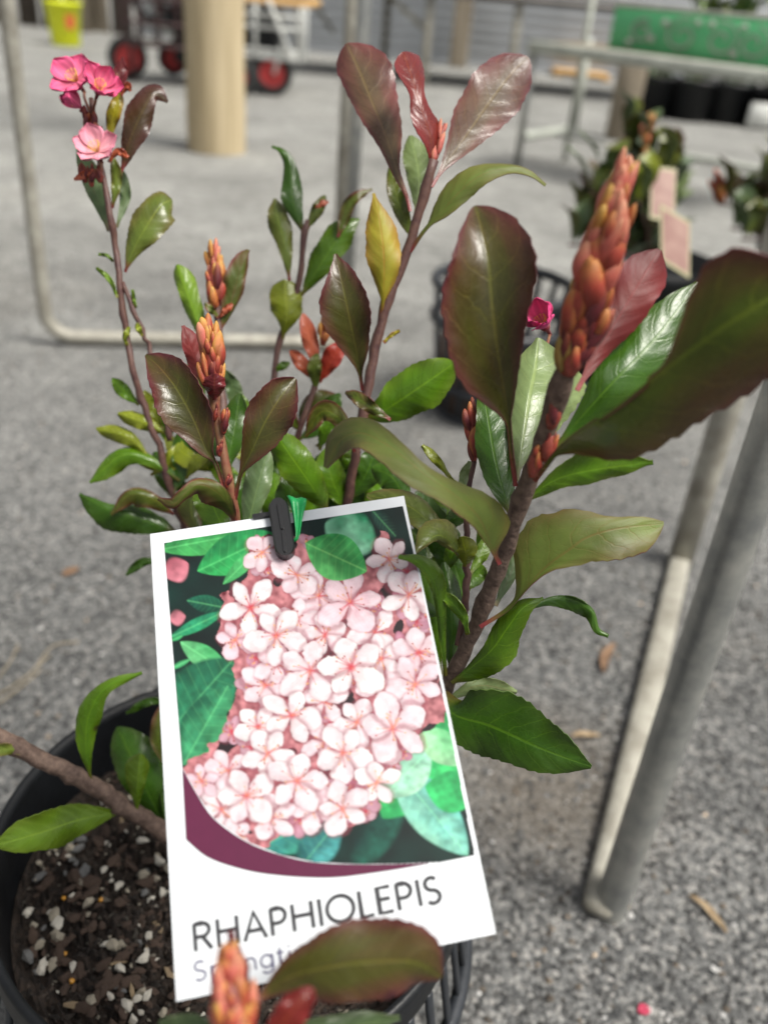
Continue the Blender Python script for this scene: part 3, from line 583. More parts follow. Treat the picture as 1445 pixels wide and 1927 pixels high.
leaf(B_, 'oldark', [(735, 790, .41), (700, 768, .408), (672, 748, .41), (650, 738, .415)], 14, 14)
leaf(B_, 'oldark', [(668, 850, .43), (640, 790, .42), (605, 775, .42), (575, 822, .425)], [(.3, 14), (.6, 20), (.85, 14)], [(.3, 12), (.6, 22), (.85, 12)])
leaf(B_, 'green', [(650, 960, .445), (625, 900, .44), (612, 845, .445)], 30, 26)
leaf(B_, 'dgreen', [(660, 940, .445), (690, 890, .44), (708, 840, .44)], 26, 30)
leaf(B_, 'yolive', [(722, 645, .425), (735, 632, .425), (752, 622, .425)], 4, 4, n=16)
bud_cluster(shrub, P(818, 305, .41), P(838, 225, .412), .0018, 5, .009, 21, (1, 1, 2), open_=.25)

# --- C: sharp branch left of centre
leaf(C_, 'purple', [(424, 925, .381), (406, 872, .379), (388, 845, .377), (363, 785, .374), (331, 728, .373), (298, 688, .376), (275, 668, .38)], [(.22, 2), (.32, 22), (.5, 50), (.68, 56), (.85, 38), (.96, 16)], [(.22, 2), (.32, 22), (.5, 38), (.68, 44), (.85, 40), (.96, 18)], -.006, -.004, n=56)
leaf(C_, 'purple', [(443, 940, .383), (453, 893, .38), (475, 847, .377), (500, 793, .375), (529, 746, .376), (556, 712, .38)], [(.2, 2), (.32, 16), (.5, 34), (.7, 46), (.88, 36), (.97, 16)], [(.2, 2), (.32, 18), (.5, 40), (.7, 52), (.88, 32), (.97, 14)], -.006, -.004, n=56)
leaf(C_, 'crimson', [(396, 735, .38), (378, 700, .385), (362, 660, .388), (344, 613, .39)], [(.15, 8), (.4, 17), (.7, 16), (.9, 8)], [(.15, 8), (.4, 22), (.7, 26), (.9, 14)], 0, .003, face='u', teeth=22)
leaf(C_, 'maroon', [(404, 752, .372), (404, 730, .368), (404, 703, .366)], [(.2, 12), (.55, 22), (.85, 20)], [(.2, 12), (.55, 22), (.85, 20)], .003, .003, n=24)
leaf(C_, 'oldark', [(446, 985, .385), (428, 945, .376), (398, 918, .37), (368, 912, .367), (347, 930, .366), (326, 950, .366), (298, 938, .367)], [(.15, 14), (.3, 30), (.45, 34), (.6, 18), (.78, 6), (.9, 8)], [(.15, 10), (.3, 16), (.45, 14), (.6, 10), (.78, 14), (.9, 14)], .006, .001, face='u', under='oldark')
leaf(C_, 'green', [(616, 958, .43), (590, 918, .415), (548, 858, .407), (512, 806, .405)], [(.1, 14), (.3, 32), (.6, 38), (.85, 24)], [(.1, 14), (.3, 30), (.6, 36), (.85, 24)], .003, .003)
leaf(C_, 'grey', [(462, 1010, .40), (482, 930, .40), (505, 845, .405)], 30, 24, .002, .002)
leaf(C_, 'green', [(430, 1010, .41), (405, 960, .412), (385, 900, .42)], 35, 35)
leaf(C_, 'dgreen', [(420, 900, .42), (440, 820, .425), (452, 740, .43)], 28, 24)
leaf(C_, 'dgreen', [(520, 1000, .42), (545, 940, .425), (560, 880, .43)], 30, 30)
bud_cluster(shrub, P(402, 735, .375), P(397, 612, .372), .0046, 30, .0115, 5, (0, 2, 0, 3), tipmix=(2, 0, 2, 1), open_=.34)
bud_cluster(shrub, P(420, 818, .375), P(428, 768, .373), .0020, 6, .0065, 6, (3, 0, 0), open_=.2)
for (u, v) in ((412, 845), (426, 905), (404, 778)): bud_cluster(shrub, P(u, v+14, .375), P(u+4, v-12, .373), .0014, 3, .005, u, (3, 3), open_=.1)

for (a, b, c2, kd, wd) in (((470, 1010, .43), (455, 950, .435), (430, 890, .44), 'dgreen', 34), ((500, 1010, .44), (520, 950, .44), (515, 890, .45), 'green', 34), ((590, 1000, .45), (585, 940, .45), (560, 880, .455), 'green', 36),
        ((640, 990, .45), (660, 930, .455), (640, 870, .46), 'dgreen', 36), ((690, 980, .45), (715, 930, .45), (735, 880, .455), 'green', 34), ((380, 1010, .46), (360, 960, .465), (372, 900, .47), 'oldark', 30),
        ((560, 1010, .46), (540, 930, .47), (500, 880, .475), 'dgreen', 36), ((690, 1000, .46), (650, 960, .465), (600, 930, .47), 'dgreen', 34), ((420, 860, .44), (380, 830, .45), (345, 830, .455), 'dgreen', 26), ((430, 830, .45), (455, 790, .455), (450, 740, .46), 'green', 22),
        ((560, 800, .485), (590, 760, .48), (640, 750, .48), 'oldark', 22), ((820, 1010, .41), (840, 960, .41), (835, 900, .415), 'fresh', 26), ((770, 960, .42), (740, 900, .42), (700, 880, .425), 'dgreen', 30)):
    leaf(C_, kd, [a, b, c2], wd, wd*.9, .003, .003)
rl_ = random.Random(77)
for (u0, v0, d0, su, sv, nn_, kds, br) in ((560, 900, .46, 110, 60, 12, ('green', 'dgreen', 'dgreen', 'oldark', 'fresh'), B_), (420, 870, .46, 90, 80, 9, ('dgreen', 'green', 'oldark', 'ygreen'), C_), (840, 1080, .40, 60, 110, 8, ('green', 'dgreen', 'fresh'), A_), (300, 900, .49, 60, 60, 5, ('green', 'dgreen', 'ygreen'), E_)):
    for i in range(nn_):
        u1, v1 = u0+rl_.uniform(-su, su), v0+rl_.uniform(-sv, sv); L1 = rl_.uniform(60, 130); a1 = rl_.uniform(-1.1, 1.1); dd = d0+rl_.uniform(-.01, .03); bend_ = rl_.uniform(-25, 25)
        leaf(br, rl_.choice(kds), [(u1, v1, dd), (u1+L1*.5*math.sin(a1)+bend_*.5, v1-L1*.5*math.cos(a1), dd-.006), (u1+L1*math.sin(a1), v1-L1*math.cos(a1), dd+rl_.uniform(-.005, .012))], L1*.2, L1*.2, rl_.uniform(-.003, .005), rl_.uniform(-.003, .005), n=30)
# --- D
leaf(D_, 'oldark', [(414, 625, .46), (436, 565, .458), (453, 505, .457), (468, 470, .458)], [(.15, 8), (.5, 26), (.8, 24), (.95, 14)], [(.15, 6), (.5, 18), (.8, 14)], 0, .004, face='u', under='oldark')
leaf(D_, 'fresh', [(398, 660, .462), (378, 618, .46), (356, 560, .46), (334, 498, .463)], [(.2, 10), (.5, 16), (.8, 16), (.95, 12)], [(.2, 10), (.5, 20), (.8, 24), (.95, 16)], .003, .002)
leaf(D_, 'grey', [(416, 690, .465), (436, 720, .47), (450, 770, .475)], 16, 16)
leaf(D_, 'oldark', [(412, 598, .458), (400, 585, .456), (386, 570, .456)], 8, 8, n=20)
leaf(D_, 'brick', [(412, 598, .458), (424, 585, .456), (438, 572, .457)], 7, 7, n=20)
bud_cluster(shrub, P(406, 585, .46), P(402, 462, .458), .0046, 26, .0125, 8, (0, 3, 0, 2), tipmix=(2, 2, 1), open_=.36)

# --- E: left flowering branch
leaf(E_, 'olive', [(236, 512, .455), (252, 470, .452), (274, 430, .45), (302, 388, .452), (324, 376, .458)], [(.15, 8), (.4, 26), (.65, 36), (.85, 30), (.96, 18)], [(.15, 8), (.4, 26), (.65, 40), (.85, 40), (.96, 26)], .003, .003, under='olive')
leaf(E_, 'dpurple', [(228, 325, .45), (246, 262, .447), (268, 212, .446), (290, 178, .448), (316, 192, .452)], [(.15, 6), (.4, 22), (.6, 32), (.8, 26), (.92, 14)], [(.15, 12), (.4, 30), (.6, 26), (.8, 14), (.92, 10)], .003, .003)
leaf(E_, 'grey', [(205, 435, .455), (176, 356, .46), (146, 280, .468)], 15, 24, face='u', under='grey')
leaf(E_, 'grey', [(220, 428, .456), (236, 372, .46), (230, 318, .465)], 11, 11, face='u', under='grey')
leaf(E_, 'yolive', [(206, 268, .452), (213, 222, .45), (228, 172, .452)], 15, 14)
leaf(E_, 'maroon', [(222, 185, .455), (226, 140, .458), (232, 108, .46)], [(.3, 12), (.7, 14)], [(.3, 12), (.7, 16)])
leaf(E_, 'brick', [(228, 180, .45), (240, 160, .448), (246, 172, .448)], 6, 8, n=20)
leaf(E_, 'olive', [(212, 392, .452), (220, 340, .45), (214, 296, .45)], 11, 11)
leaf(E_, 'fresh', [(222, 560, .455), (207, 528, .453), (182, 504, .453)], 4, 6, n=24)
leaf(E_, 'fresh', [(214, 492, .455), (203, 482, .453), (186, 478, .453)], 2, 4, n=24)
leaf(E_, 'fresh', [(256, 580, .457), (252, 560, .456), (250, 545, .456)], 4, 4, n=20)
leaf(E_, 'ygreen', [(240, 650, .458), (236, 635, .455), (244, 615, .455)], 6, 6, n=20)
leaf(E_, 'ygreen', [(268, 632, .457), (262, 620, .455), (258, 608, .455)], 6, 6, n=20)
leaf(E_, 'green', [(338, 905, .475), (284, 868, .47), (230, 857, .467), (170, 908, .468)], [(.2, 6), (.45, 16), (.7, 30), (.9, 16)], [(.2, 6), (.45, 14), (.7, 14), (.9, 8)], .003, .004)
leaf(E_, 'ygreen', [(282, 862, .472), (240, 822, .468), (182, 806, .468)], 18, 14, .003, .003)
leaf(E_, 'ygreen', [(318, 818, .47), (273, 795, .466), (222, 778, .466)], 17, 14, .003, .003)
leaf(E_, 'ygreen', [(306, 808, .472), (288, 772, .472), (272, 735, .475)], 14, 13)
leaf(E_, 'dgreen', [(335, 1004, .48), (270, 978, .475), (205, 958, .472), (150, 930, .474)], [(.15, 14), (.4, 34), (.7, 40), (.9, 20)], [(.15, 16), (.4, 26), (.7, 10), (.9, 6)], .004, .006)
leaf(E_, 'oldark', [(328, 968, .475), (284, 937, .468), (244, 930, .466), (210, 968, .468)], [(.2, 14), (.5, 28), (.8, 16)], [(.2, 10), (.5, 12), (.8, 8)], .003, .002)
leaf(E_, 'green', [(262, 762, .466), (236, 738, .466), (212, 712, .47)], 14, 13)
leaf(E_, 'dgreen', [(328, 930, .475), (345, 870, .478), (338, 812, .482)], 22, 22)
leaf(E_, 'dgreen', [(310, 1060, .49), (272, 1058, .485), (238, 1082, .485)], 8, 10, n=24)
leaf(E_, 'dgreen', [(350, 1010, .485), (400, 970, .485), (440, 900, .49)], 35, 30)
leaf(E_, 'brick', [(196, 335, .449), (175, 325, .446), (140, 338, .446)], 7, 9, n=20)
leaf(E_, 'brick', [(205, 305, .447), (222, 285, .444), (242, 296, .444)], 7, 8, n=20)

# --- F, G: slender shoots further back
leaf(F_, 'olive', [(545, 528, .495), (536, 462, .492), (523, 410, .492), (517, 374, .495)], [(.1, 4), (.35, 12), (.65, 22), (.88, 18)], [(.1, 4), (.35, 14), (.65, 22), (.88, 20)], .002, .002)
leaf(F_, 'dgreen', [(570, 438, .49), (552, 380, .488), (546, 312, .49), (530, 285, .49), (512, 276, .492)], [(.15, 10), (.4, 24), (.65, 14), (.85, 8)], [(.15, 10), (.4, 22), (.65, 14), (.85, 8)], .002, .003)
leaf(F_, 'olive', [(578, 432, .49), (594, 402, .488), (612, 368, .49)], 13, 12)
leaf(F_, 'green', [(568, 556, .495), (604, 498, .49), (646, 436, .49), (676, 412, .493)], [(.1, 8), (.4, 28), (.75, 30), (.92, 14)], [(.1, 8), (.4, 24), (.75, 28), (.92, 14)], .004, .003)
leaf(F_, 'oldark', [(636, 446, .488), (654, 395, .487), (672, 370, .487), (700, 356, .49)], [(.3, 12), (.6, 14), (.85, 8)], [(.3, 12), (.6, 10), (.85, 8)])
leaf(F_, 'ygreen', [(532, 638, .498), (540, 592, .492), (536, 526, .495)], [(.15, 6), (.45, 30), (.75, 34), (.95, 22)], [(.15, 6), (.45, 30), (.75, 32), (.95, 20)], .003, .003)  # yellow-green colour stands in for light shining through this leaf
leaf(F_, 'green', [(515, 700, .5), (530, 690, .498), (545, 682, .5)], 8, 8, n=20)
leaf(F_, 'brick', [(590, 410, .49), (604, 385, .488), (618, 380, .49)], 7, 8, n=20)
leaf(G_, 'brick', [(598, 705, .48), (585, 645, .477), (570, 590, .48)], 16, 16)
leaf(G_, 'brick', [(600, 720, .48), (572, 692, .475), (546, 660, .475)], 11, 16)
leaf(G_, 'red', [(602, 720, .48), (628, 672, .474), (648, 645, .474)], 22, 17)
leaf(G_, 'olive', [(595, 735, .48), (592, 690, .472), (598, 665, .472)], 14, 14, under='brick')
leaf(G_, 'oldark', [(566, 815, .48), (545, 780, .478), (520, 745, .48)], 16, 14)
leaf(G_, 'dgreen', [(560, 830, .48), (600, 800, .478), (640, 740, .48)], 22, 22)
bud_cluster(shrub, P(608, 650, .476), P(610, 606, .474), .0028, 7, .009, 9, (2, 2), open_=.2)
leaf(G_, 'dgreen', [(540, 900, .5), (500, 860, .5), (480, 790, .505)], 30, 30)
leaf(F_, 'green', [(505, 900, .5), (470, 850, .505), (430, 830, .51)], 26, 26)

# --- I: low branch over the pot at the left
leaf(I_, 'green', [(172, 1468, .447), (163, 1413, .44), (167, 1350, .435), (200, 1294, .432), (268, 1266, .435)], [(.1, 5), (.3, 20), (.5, 24), (.7, 12), (.88, 9)], [(.1, 5), (.3, 18), (.5, 26), (.68, 14), (.88, 8)], .003, .003)
leaf(I_, 'fresh', [(238, 1526, .46), (155, 1541, .445), (78, 1566, .43), (-12, 1592, .42)], [(.1, 6), (.3, 28), (.55, 40), (.8, 30), (.94, 14)], [(.1, 6), (.3, 30), (.55, 38), (.8, 32), (.94, 14)], .004, -.003, n=56)
leaf(I_, 'dgreen', [(312, 1560, .485), (262, 1455, .482), (222, 1368, .49)], 40, 56, .004, .004)
leaf(I_, 'fresh', [(258, 1528, .46), (260, 1480, .452), (265, 1418, .45)], [(.15, 5), (.5, 22), (.78, 30), (.93, 20)], [(.15, 5), (.5, 14), (.78, 20), (.93, 14)], .004, .006)
leaf(I_, 'oldark', [(316, 1450, .478), (298, 1392, .475), (306, 1325, .478)], 16, 24)
leaf(I_, 'dgreen', [(330, 1325, .48), (282, 1318, .475), (238, 1342, .478)], 10, 6)
leaf(I_, 'olive', [(62, 1424, .437), (20, 1410, .428), (-35, 1418, .422)], 12, 12)
leaf(I_, 'dgreen', [(320, 1580, .48), (330, 1500, .48), (320, 1420, .49)], 30, 30)

# --- J: shoot in front of the tag
leaf(J_, 'purple', [(462, 1905, .222), (495, 1872, .226), (545, 1838, .226), (614, 1820, .225), (690, 1810, .226), (776, 1810, .23), (830, 1838, .235)],
     [(.1, 4), (.2, 16), (.3, 45), (.48, 74), (.64, 88), (.8, 84), (.92, 52), (.97, 26)], [(.1, 6), (.2, 22), (.33, 58), (.5, 76), (.7, 78), (.85, 55), (.95, 28)], .003, .002, n=60, teeth=22)
leaf(J_, 'maroon', [(462, 1885, .212), (448, 1820, .214), (434, 1752, .217)], [(.2, 14), (.5, 24), (.8, 12)], [(.2, 14), (.5, 22), (.8, 10)])
leaf(J_, 'crimson', [(492, 1990, .206), (530, 1930, .204), (560, 1890, .204), (588, 1858, .206)], [(.2, 18), (.5, 30), (.8, 26), (.95, 14)], [(.2, 20), (.5, 34), (.8, 30), (.95, 16)])
leaf(J_, 'grey', [(470, 1990, .225), (570, 1955, .238), (660, 1932, .243), (752, 1915, .246)], [(.2, 20), (.5, 34), (.8, 26)], [(.2, 30), (.5, 45), (.8, 30)])
leaf(J_, 'grey', [(440, 1985, .215), (385, 1935, .222), (300, 1925, .228)], 22, 22)
bud_cluster(shrub, P(450, 2000, .202), P(428, 1792, .206), .0058, 95, .0074, 14, (0, 2, 1, 0), tipmix=(1, 1, 0, 2), open_=.4)

# --- flowers
def petal_mesh(name, c0, c1, c2):
    n, m = 12, 13; V = []; col = []; uv = []
    for i in range(n):
        s = i/(n-1); wv = 0.43*math.sin(math.pi*(0.06+0.925*s)**1.25)**0.95+0.008
        for j in range(m):
            t = -1+2*j/(m-1); V.append((t*wv, s-0.06*t*t*(s > 0.8)-(0.07*(1-abs(t)) if i == n-1 else 0), 0.38*s*s-0.12*s+0.30*abs(t)**1.4*wv*1.4+0.035*math.sin(9*s+5*t)*s+0.02*math.sin(17*t)*s))
            c = np.array(c0)*(1-s)+np.array(c1)*s; c = c*(1-0.5*abs(t)**2)+np.array(c2)*0.5*abs(t)**2; col.append(c*(0.86+0.14*math.cos(t*13)*1.0))
    Fc = [(i*m+j, i*m+j+1, (i+1)*m+j+1, (i+1)*m+j) for i in range(n-1) for j in range(m-1)]
    k = len(V); V = np.array(V); V2 = V.copy(); V2[:, 2] -= 0.02
    F2 = [tuple(x+k for x in f[::-1]) for f in Fc]
    rim = [j for j in range(m)]+[i*m+m-1 for i in range(1, n)]+[(n-1)*m+j for j in range(m-2, -1, -1)]+[i*m for i in range(n-2, 0, -1)]
    F3 = [(rim[a], rim[(a+1) % len(rim)]+0, rim[(a+1) % len(rim)]+k, rim[a]+k)[::-1] for a in range(len(rim))]
    return mesh(name, np.vstack([V, V2]), Fc+F2+F3, PETAL, col=np.vstack([col, col]))
PINK = petal_mesh('petal', (0.82, 0.24, 0.36), (0.78, 0.085, 0.25), (0.80, 0.07, 0.24))
LPINK = petal_mesh('petal', (0.86, 0.48, 0.52), (0.80, 0.27, 0.38), (0.80, 0.22, 0.34))
HOT = petal_mesh('petal', (0.78, 0.20, 0.36), (0.76, 0.05, 0.22), (0.78, 0.06, 0.24))
gs = []
for k in range(14):
    a = k*2.4; r0, r1 = 0.05, 0.16+0.14*((k*7) % 5)/5; gs.append(tube_geo([(r0*math.cos(a), r0*math.sin(a), 0), (r1*.7*math.cos(a), r1*.7*math.sin(a), 0.22), (r1*math.cos(a), r1*math.sin(a), 0.36)], 0.011, 5))
    V, Fc = lathe_geo([(0.001, -0.03), (0.028, -0.01), (0.028, 0.02), (0.001, 0.03)], 6, (r1*math.cos(a), r1*math.sin(a), 0.37)); gs.append((V, Fc))
V, Fc = join(gs); STA = mesh('stamens', V, Fc, STAMEN)
V, Fc = lathe_geo([(0.02, -0.62), (0.06, -0.6), (0.08, -0.3), (0.17, -0.12), (0.20, 0.0), (0.02, 0.03)], 12)
CAL = mesh('calyx', V, Fc, mat('calyx', (0.16, 0.012, 0.02), 0.5, var=0.3, vscale=200))
def flower(u, v, d, rpx, nrm, pm, cup=0.0, seed=0, stalk=None):
    r_ = random.Random(seed); c = P(u, v, d); R = rpx*d/F
    z = rt*nrm[0]+up*nrm[1]-fwd*nrm[2]; z /= np.linalg.norm(z); x = np.cross(up, z); x /= np.linalg.norm(x); y = np.cross(z, x)
    if stalk is not None:
        V, Fc = tube_geo(cr([P(*stalk), (P(*stalk)+c)/2-z*0.001, c-z*R*0.55], 10), 0.0007, 8); fl = part('flower', shrub, V, Fc, REDTWIG)
    else: V, Fc = tube_geo([c-z*R*.7, c-z*R*.5], 0.0007, 8); fl = part('flower', shrub, V, Fc, REDTWIG)
    base = root_loc(fl)
    def put(nm, me_, mat3, sc):
        o = bpy.data.objects.new(nm, me_); COL.objects.link(o); o.parent = fl; Mx = Matrix.Identity(4)
        for k in range(3):
            for q in range(3): Mx[k][q] = mat3[k][q]*sc
            Mx[k][3] = c[k]-base[k]
        o.matrix_local = Mx
    B3 = Matrix([[x[k], y[k], z[k]] for k in range(3)])
    for i in range(5):
        a = 2*math.pi*i/5+r_.uniform(-.12, .12)+seed; rot = Matrix.Rotation(a, 3, 'Z')@Matrix.Rotation(cup+r_.uniform(-.15, .15), 3, 'X')
        put('petal', pm, B3@rot, R*r_.uniform(.92, 1.08))
    put('stamens', STA, B3, R*0.95); put('calyx', CAL, B3, R)
flower(145, 152, .445, 53, (-.15, .25, .95), PINK, 0.1, 1, (172, 215, .45))
flower(187, 168, .440, 50, (.45, .2, .8), PINK, 0.45, 2, (174, 215, .45))
flower(154, 203, .446, 42, (-.6, .45, .5), PINK, 0.95, 3, (176, 250, .45))
flower(184, 285, .440, 50, (.0, .35, .9), LPINK, 0.3, 4, (193, 335, .45))
flower(1024, 612, .40, 56, (-.45, .35, .75), HOT, 0.75, 5, (1030, 700, .395))
for i, (u, v) in enumerate(((160, 225), (178, 228), (168, 250), (184, 245), (170, 330), (158, 322), (186, 322), (214, 150))):
    bud_cluster(shrub, P(u+4, v+22, .448), P(u, v-14, .446), .0018, 4, .007, 50+i, (3, 0, 3), open_=.3)

# ------------------------------------------------------------------ picture tag
TL, TR, BR, BL = P(283, 1005, .3218), P(760, 933, .3328), P(933, 1757, .2633), P(332, 1885, .2522)
ex = TR-TL; TW = np.linalg.norm(ex); ex /= TW; ez = np.cross(ex, BL-TL); ez /= np.linalg.norm(ez); ey = np.cross(ez, ex)
if ez@fwd > 0: ez = -ez                          # towards the camera
def onT(u, v, h=0.0):
    k = ray(u, v); t = ((TL-CAM)@ez)/(k@ez); return CAM+k*t+ez*h
tagroot = empty('plant_tag', TL, 'white card plant tag printed with pale pink blossom, hung in front of the shrub', 'plant tag')
TAGM = mat('tag_card', (0.585, 0.61, 0.64), 0.5, spec=0.3, bump=0.03, bscale=60, bdist=0.0005)
def sheet(polys, h, th=0.0):
    V = []; Fc = []
    for p_ in polys:
        o = len(V); V += [onT(u, v, h) for u, v in p_]; Fc.append(tuple(range(o, o+len(p_))))
    return V, Fc
n_ = 24; V = []; Fc = []
for side in (0.0, -0.0005):
    for i in range(n_+1):
        for j in range(2): a = i/n_; b = j; V.append(TL+(TR-TL)*b+(BL-TL)*a*(1-b)+(BR-TR)*a*b+ez*side)
m_ = 2*(n_+1)
for i in range(n_): a = i*2; Fc += [(a, a+2, a+3, a+1), (m_+a+1, m_+a+3, m_+a+2, m_+a), (a, m_+a, m_+a+2, a+2), (a+1, a+3, m_+a+3, m_+a+1)]
Fc += [(0, 1, m_+1, m_), (2*n_, m_+2*n_, m_+2*n_+1, 2*n_+1)]
part('card', tagroot, V, Fc, TAGM, smooth=False)
# printed photograph: colours worked out point by point in the print's own plane
PH_POLY = [(309, 1021), (763, 951), (778, 1010), (800, 1120), (840, 1340), (866, 1480), (897, 1626), (828, 1623), (760, 1626), (673, 1627), (591, 1623), (527, 1609), (463, 1584), (403, 1541), (371, 1495), (344, 1447), (330, 1250)]
PH_POLY = [PH_POLY[0], (763, 951), (897, 1626)]+PH_POLY[7:16]
def inpoly(u, v, poly):
    c = np.zeros(u.shape, bool); j = len(poly)-1
    for i in range(len(poly)):
        x0, y0 = poly[i]; x1, y1 = poly[j]
        c ^= ((y0 > v) != (y1 > v)) & (u < (x1-x0)*(v-y0)/(y1-y0+1e-12)+x0); j = i
    return c
def vnoise(u, v, sc, seed):
    g = np.random.default_rng(seed).random((160, 160)); x = u/sc % 158; y = v/sc % 158; xi = x.astype(int); yi = y.astype(int); fx = x-xi; fy = y-yi; fx = fx*fx*(3-2*fx); fy = fy*fy*(3-2*fy)
    return (g[yi, xi]*(1-fx)+g[yi, xi+1]*fx)*(1-fy)+(g[yi+1, xi]*(1-fx)+g[yi+1, xi+1]*fx)*fy
def print_photo():
    L0 = onT(300, 1010); aw, ah = 0.092, 0.130; st = 0.00026
    na_, nb = int(aw/st), int(ah/st)
    a0 = -0.001; A2, B2 = np.meshgrid(np.arange(na_)*st+a0, np.arange(nb)*st-0.002)
    W = L0+A2[..., None]*ex+B2[..., None]*(-ey if ey@(BL-TL) < 0 else ey)
    q = W-CAM; z = q@fwd; U = CX+F*(q@rt)/z; Vv = CY-F*(q@up)/z
    col = np.zeros(U.shape+(3,)); col[:] = lin(12, 20, 22)
    n1 = vnoise(U, Vv, 40, 1); col += (n1[..., None]*np.array(lin(10, 62, 52)))*0.5
    def mixin(mask, c): m = np.clip(mask, 0, 1)[..., None]; col[:] = col*(1-m)+np.asarray(c)*m
    def leafp(p0, p1, wid, c, c2=None, soft=3.0, vein=True, veinc=None, pk=0.5):
        p0 = np.array(p0, float); p1 = np.array(p1, float); d = p1-p0; L = np.linalg.norm(d); d /= L
        s = ((U-p0[0])*d[0]+(Vv-p0[1])*d[1])/L; t = (-(U-p0[0])*d[1]+(Vv-p0[1])*d[0])
        k = math.log(.5)/math.log(pk); sc = np.clip(s, 0, 1); h = wid*np.sin(math.pi*sc**k)**0.8
        m = np.clip((h-np.abs(t))/soft+0.5, 0, 1)*(s > 0)*(s < 1)
        c = np.array(lin(*c)); c2 = np.array(lin(*(c2 or (0, 0, 0)))) if c2 else c*0.55
        f = np.clip(0.5+0.5*t/(wid+1e-6)+0.5*(vnoise(U, Vv, 22, int(p0[0]))-0.5), 0, 1)[..., None]
        cc = c*f+c2*(1-f)
        cc = cc*(0.75+0.5*vnoise(U+Vv*.3, Vv-U*.3, 9, int(p1[0])))[..., None]*(0.7+0.6*vnoise(U, Vv, 30, int(p1[1])))[..., None]
        if vein:
            ln = np.exp(-(t/1.6)**2)+0.35*np.exp(-((((s*9-np.abs(t)/wid*1.2) % 1)-0.5)/0.07)**2)
            cc = cc+ln[..., None]*np.array(lin(*(veinc or (110, 190, 120))))*0.35
        col[:] = col*(1-m[..., None])+cc*m[..., None]
    leafp((300, 1035), (480, 1000), 26, (70, 170, 90), (30, 110, 60)); leafp((372, 1075), (520, 1005), 38, (48, 168, 88), (24, 120, 66))
    leafp((420, 1100), (500, 1020), 14, (80, 190, 110)); leafp((612, 985), (708, 1030), 45, (150, 215, 180), (40, 130, 90), 10, False); leafp((700, 960), (745, 1010), 12, (40, 80, 70), soft=10)
    leafp((310, 1085), (355, 1060), 24, (225, 140, 155), (170, 90, 105), 6, False); leafp((318, 1165), (350, 1160), 14, (225, 140, 155), (150, 90, 100), 6, False)
    leafp((430, 1145), (352, 1130), 17, (25, 100, 75), (10, 60, 50)); leafp((320, 1200), (425, 1150), 12, (45, 165, 110), (30, 120, 90)); leafp((322, 1206), (345, 1196), 4, (50, 160, 100))
    leafp((340, 1208), (432, 1268), 22, (120, 205, 140), (70, 165, 100)); leafp((320, 1260), (360, 1240), 5, (70, 170, 110)); leafp((430, 1270), (470, 1280), 10, (60, 160, 100))
    leafp((315, 1380), (440, 1240), 60, (45, 135, 95), (20, 80, 60), 8); leafp((345, 1440), (430, 1290), 45, (70, 165, 110), (25, 95, 70), 6)
    leafp((480, 1600), (660, 1510), 45, (60, 150, 130), (50, 130, 140), 5); leafp((560, 1640), (640, 1540), 35, (70, 150, 150), (20, 80, 80), 8)
    leafp((660, 1640), (760, 1500), 30, (30, 90, 75), (14, 45, 42), 14, False); leafp((720, 1540), (860, 1340), 70, (60, 190, 105), (30, 140, 80), 8, False)
    leafp((740, 1440), (880, 1610), 45, (150, 215, 190), (90, 175, 165), 5); leafp((720, 1500), (810, 1410), 40, (170, 220, 190), (130, 195, 170), 4)
    leafp((800, 1480), (900, 1500), 40, (60, 195, 110), (40, 160, 90), 5, False); leafp((790, 1370), (870, 1440), 30, (165, 220, 170), (110, 190, 130), 4, False)
    # pink ground of the flower head
    cl = [(470, 1020), (530, 1000), (600, 1020), (640, 1090), (690, 1060), (720, 1000), (760, 1060), (800, 1110), (840, 1360), (790, 1380), (740, 1440), (700, 1480), (690, 1540), (640, 1560), (590, 1530), (520, 1585), (480, 1595), (400, 1540), (340, 1450), (420, 1385), (450, 1290), (430, 1220), (410, 1190), (420, 1120), (470, 1085)]
    m = inpoly(U+14*(vnoise(U, Vv, 14, 5)-.5), Vv+14*(vnoise(U, Vv, 14, 6)-.5), cl).astype(float)
    nn = vnoise(U, Vv, 9, 7); n3 = vnoise(U, Vv, 20, 8)
    n4 = vnoise(U*.8+Vv*.6, Vv*.8-U*.6, 6, 9); q4 = np.clip(0.5*nn+0.3*n4+0.4*n3-.15, 0, 1)[..., None]
    pk = np.array(lin(96, 30, 42))*(1-q4)+np.array(lin(240, 160, 166))*q4
    gap = (vnoise(U+Vv*.4, Vv-U*.4, 26, 77) > .70)[..., None]; pk = np.where(gap, np.array(lin(40, 30, 34)), pk)
    mixin(m, pk)
    r_ = random.Random(4)
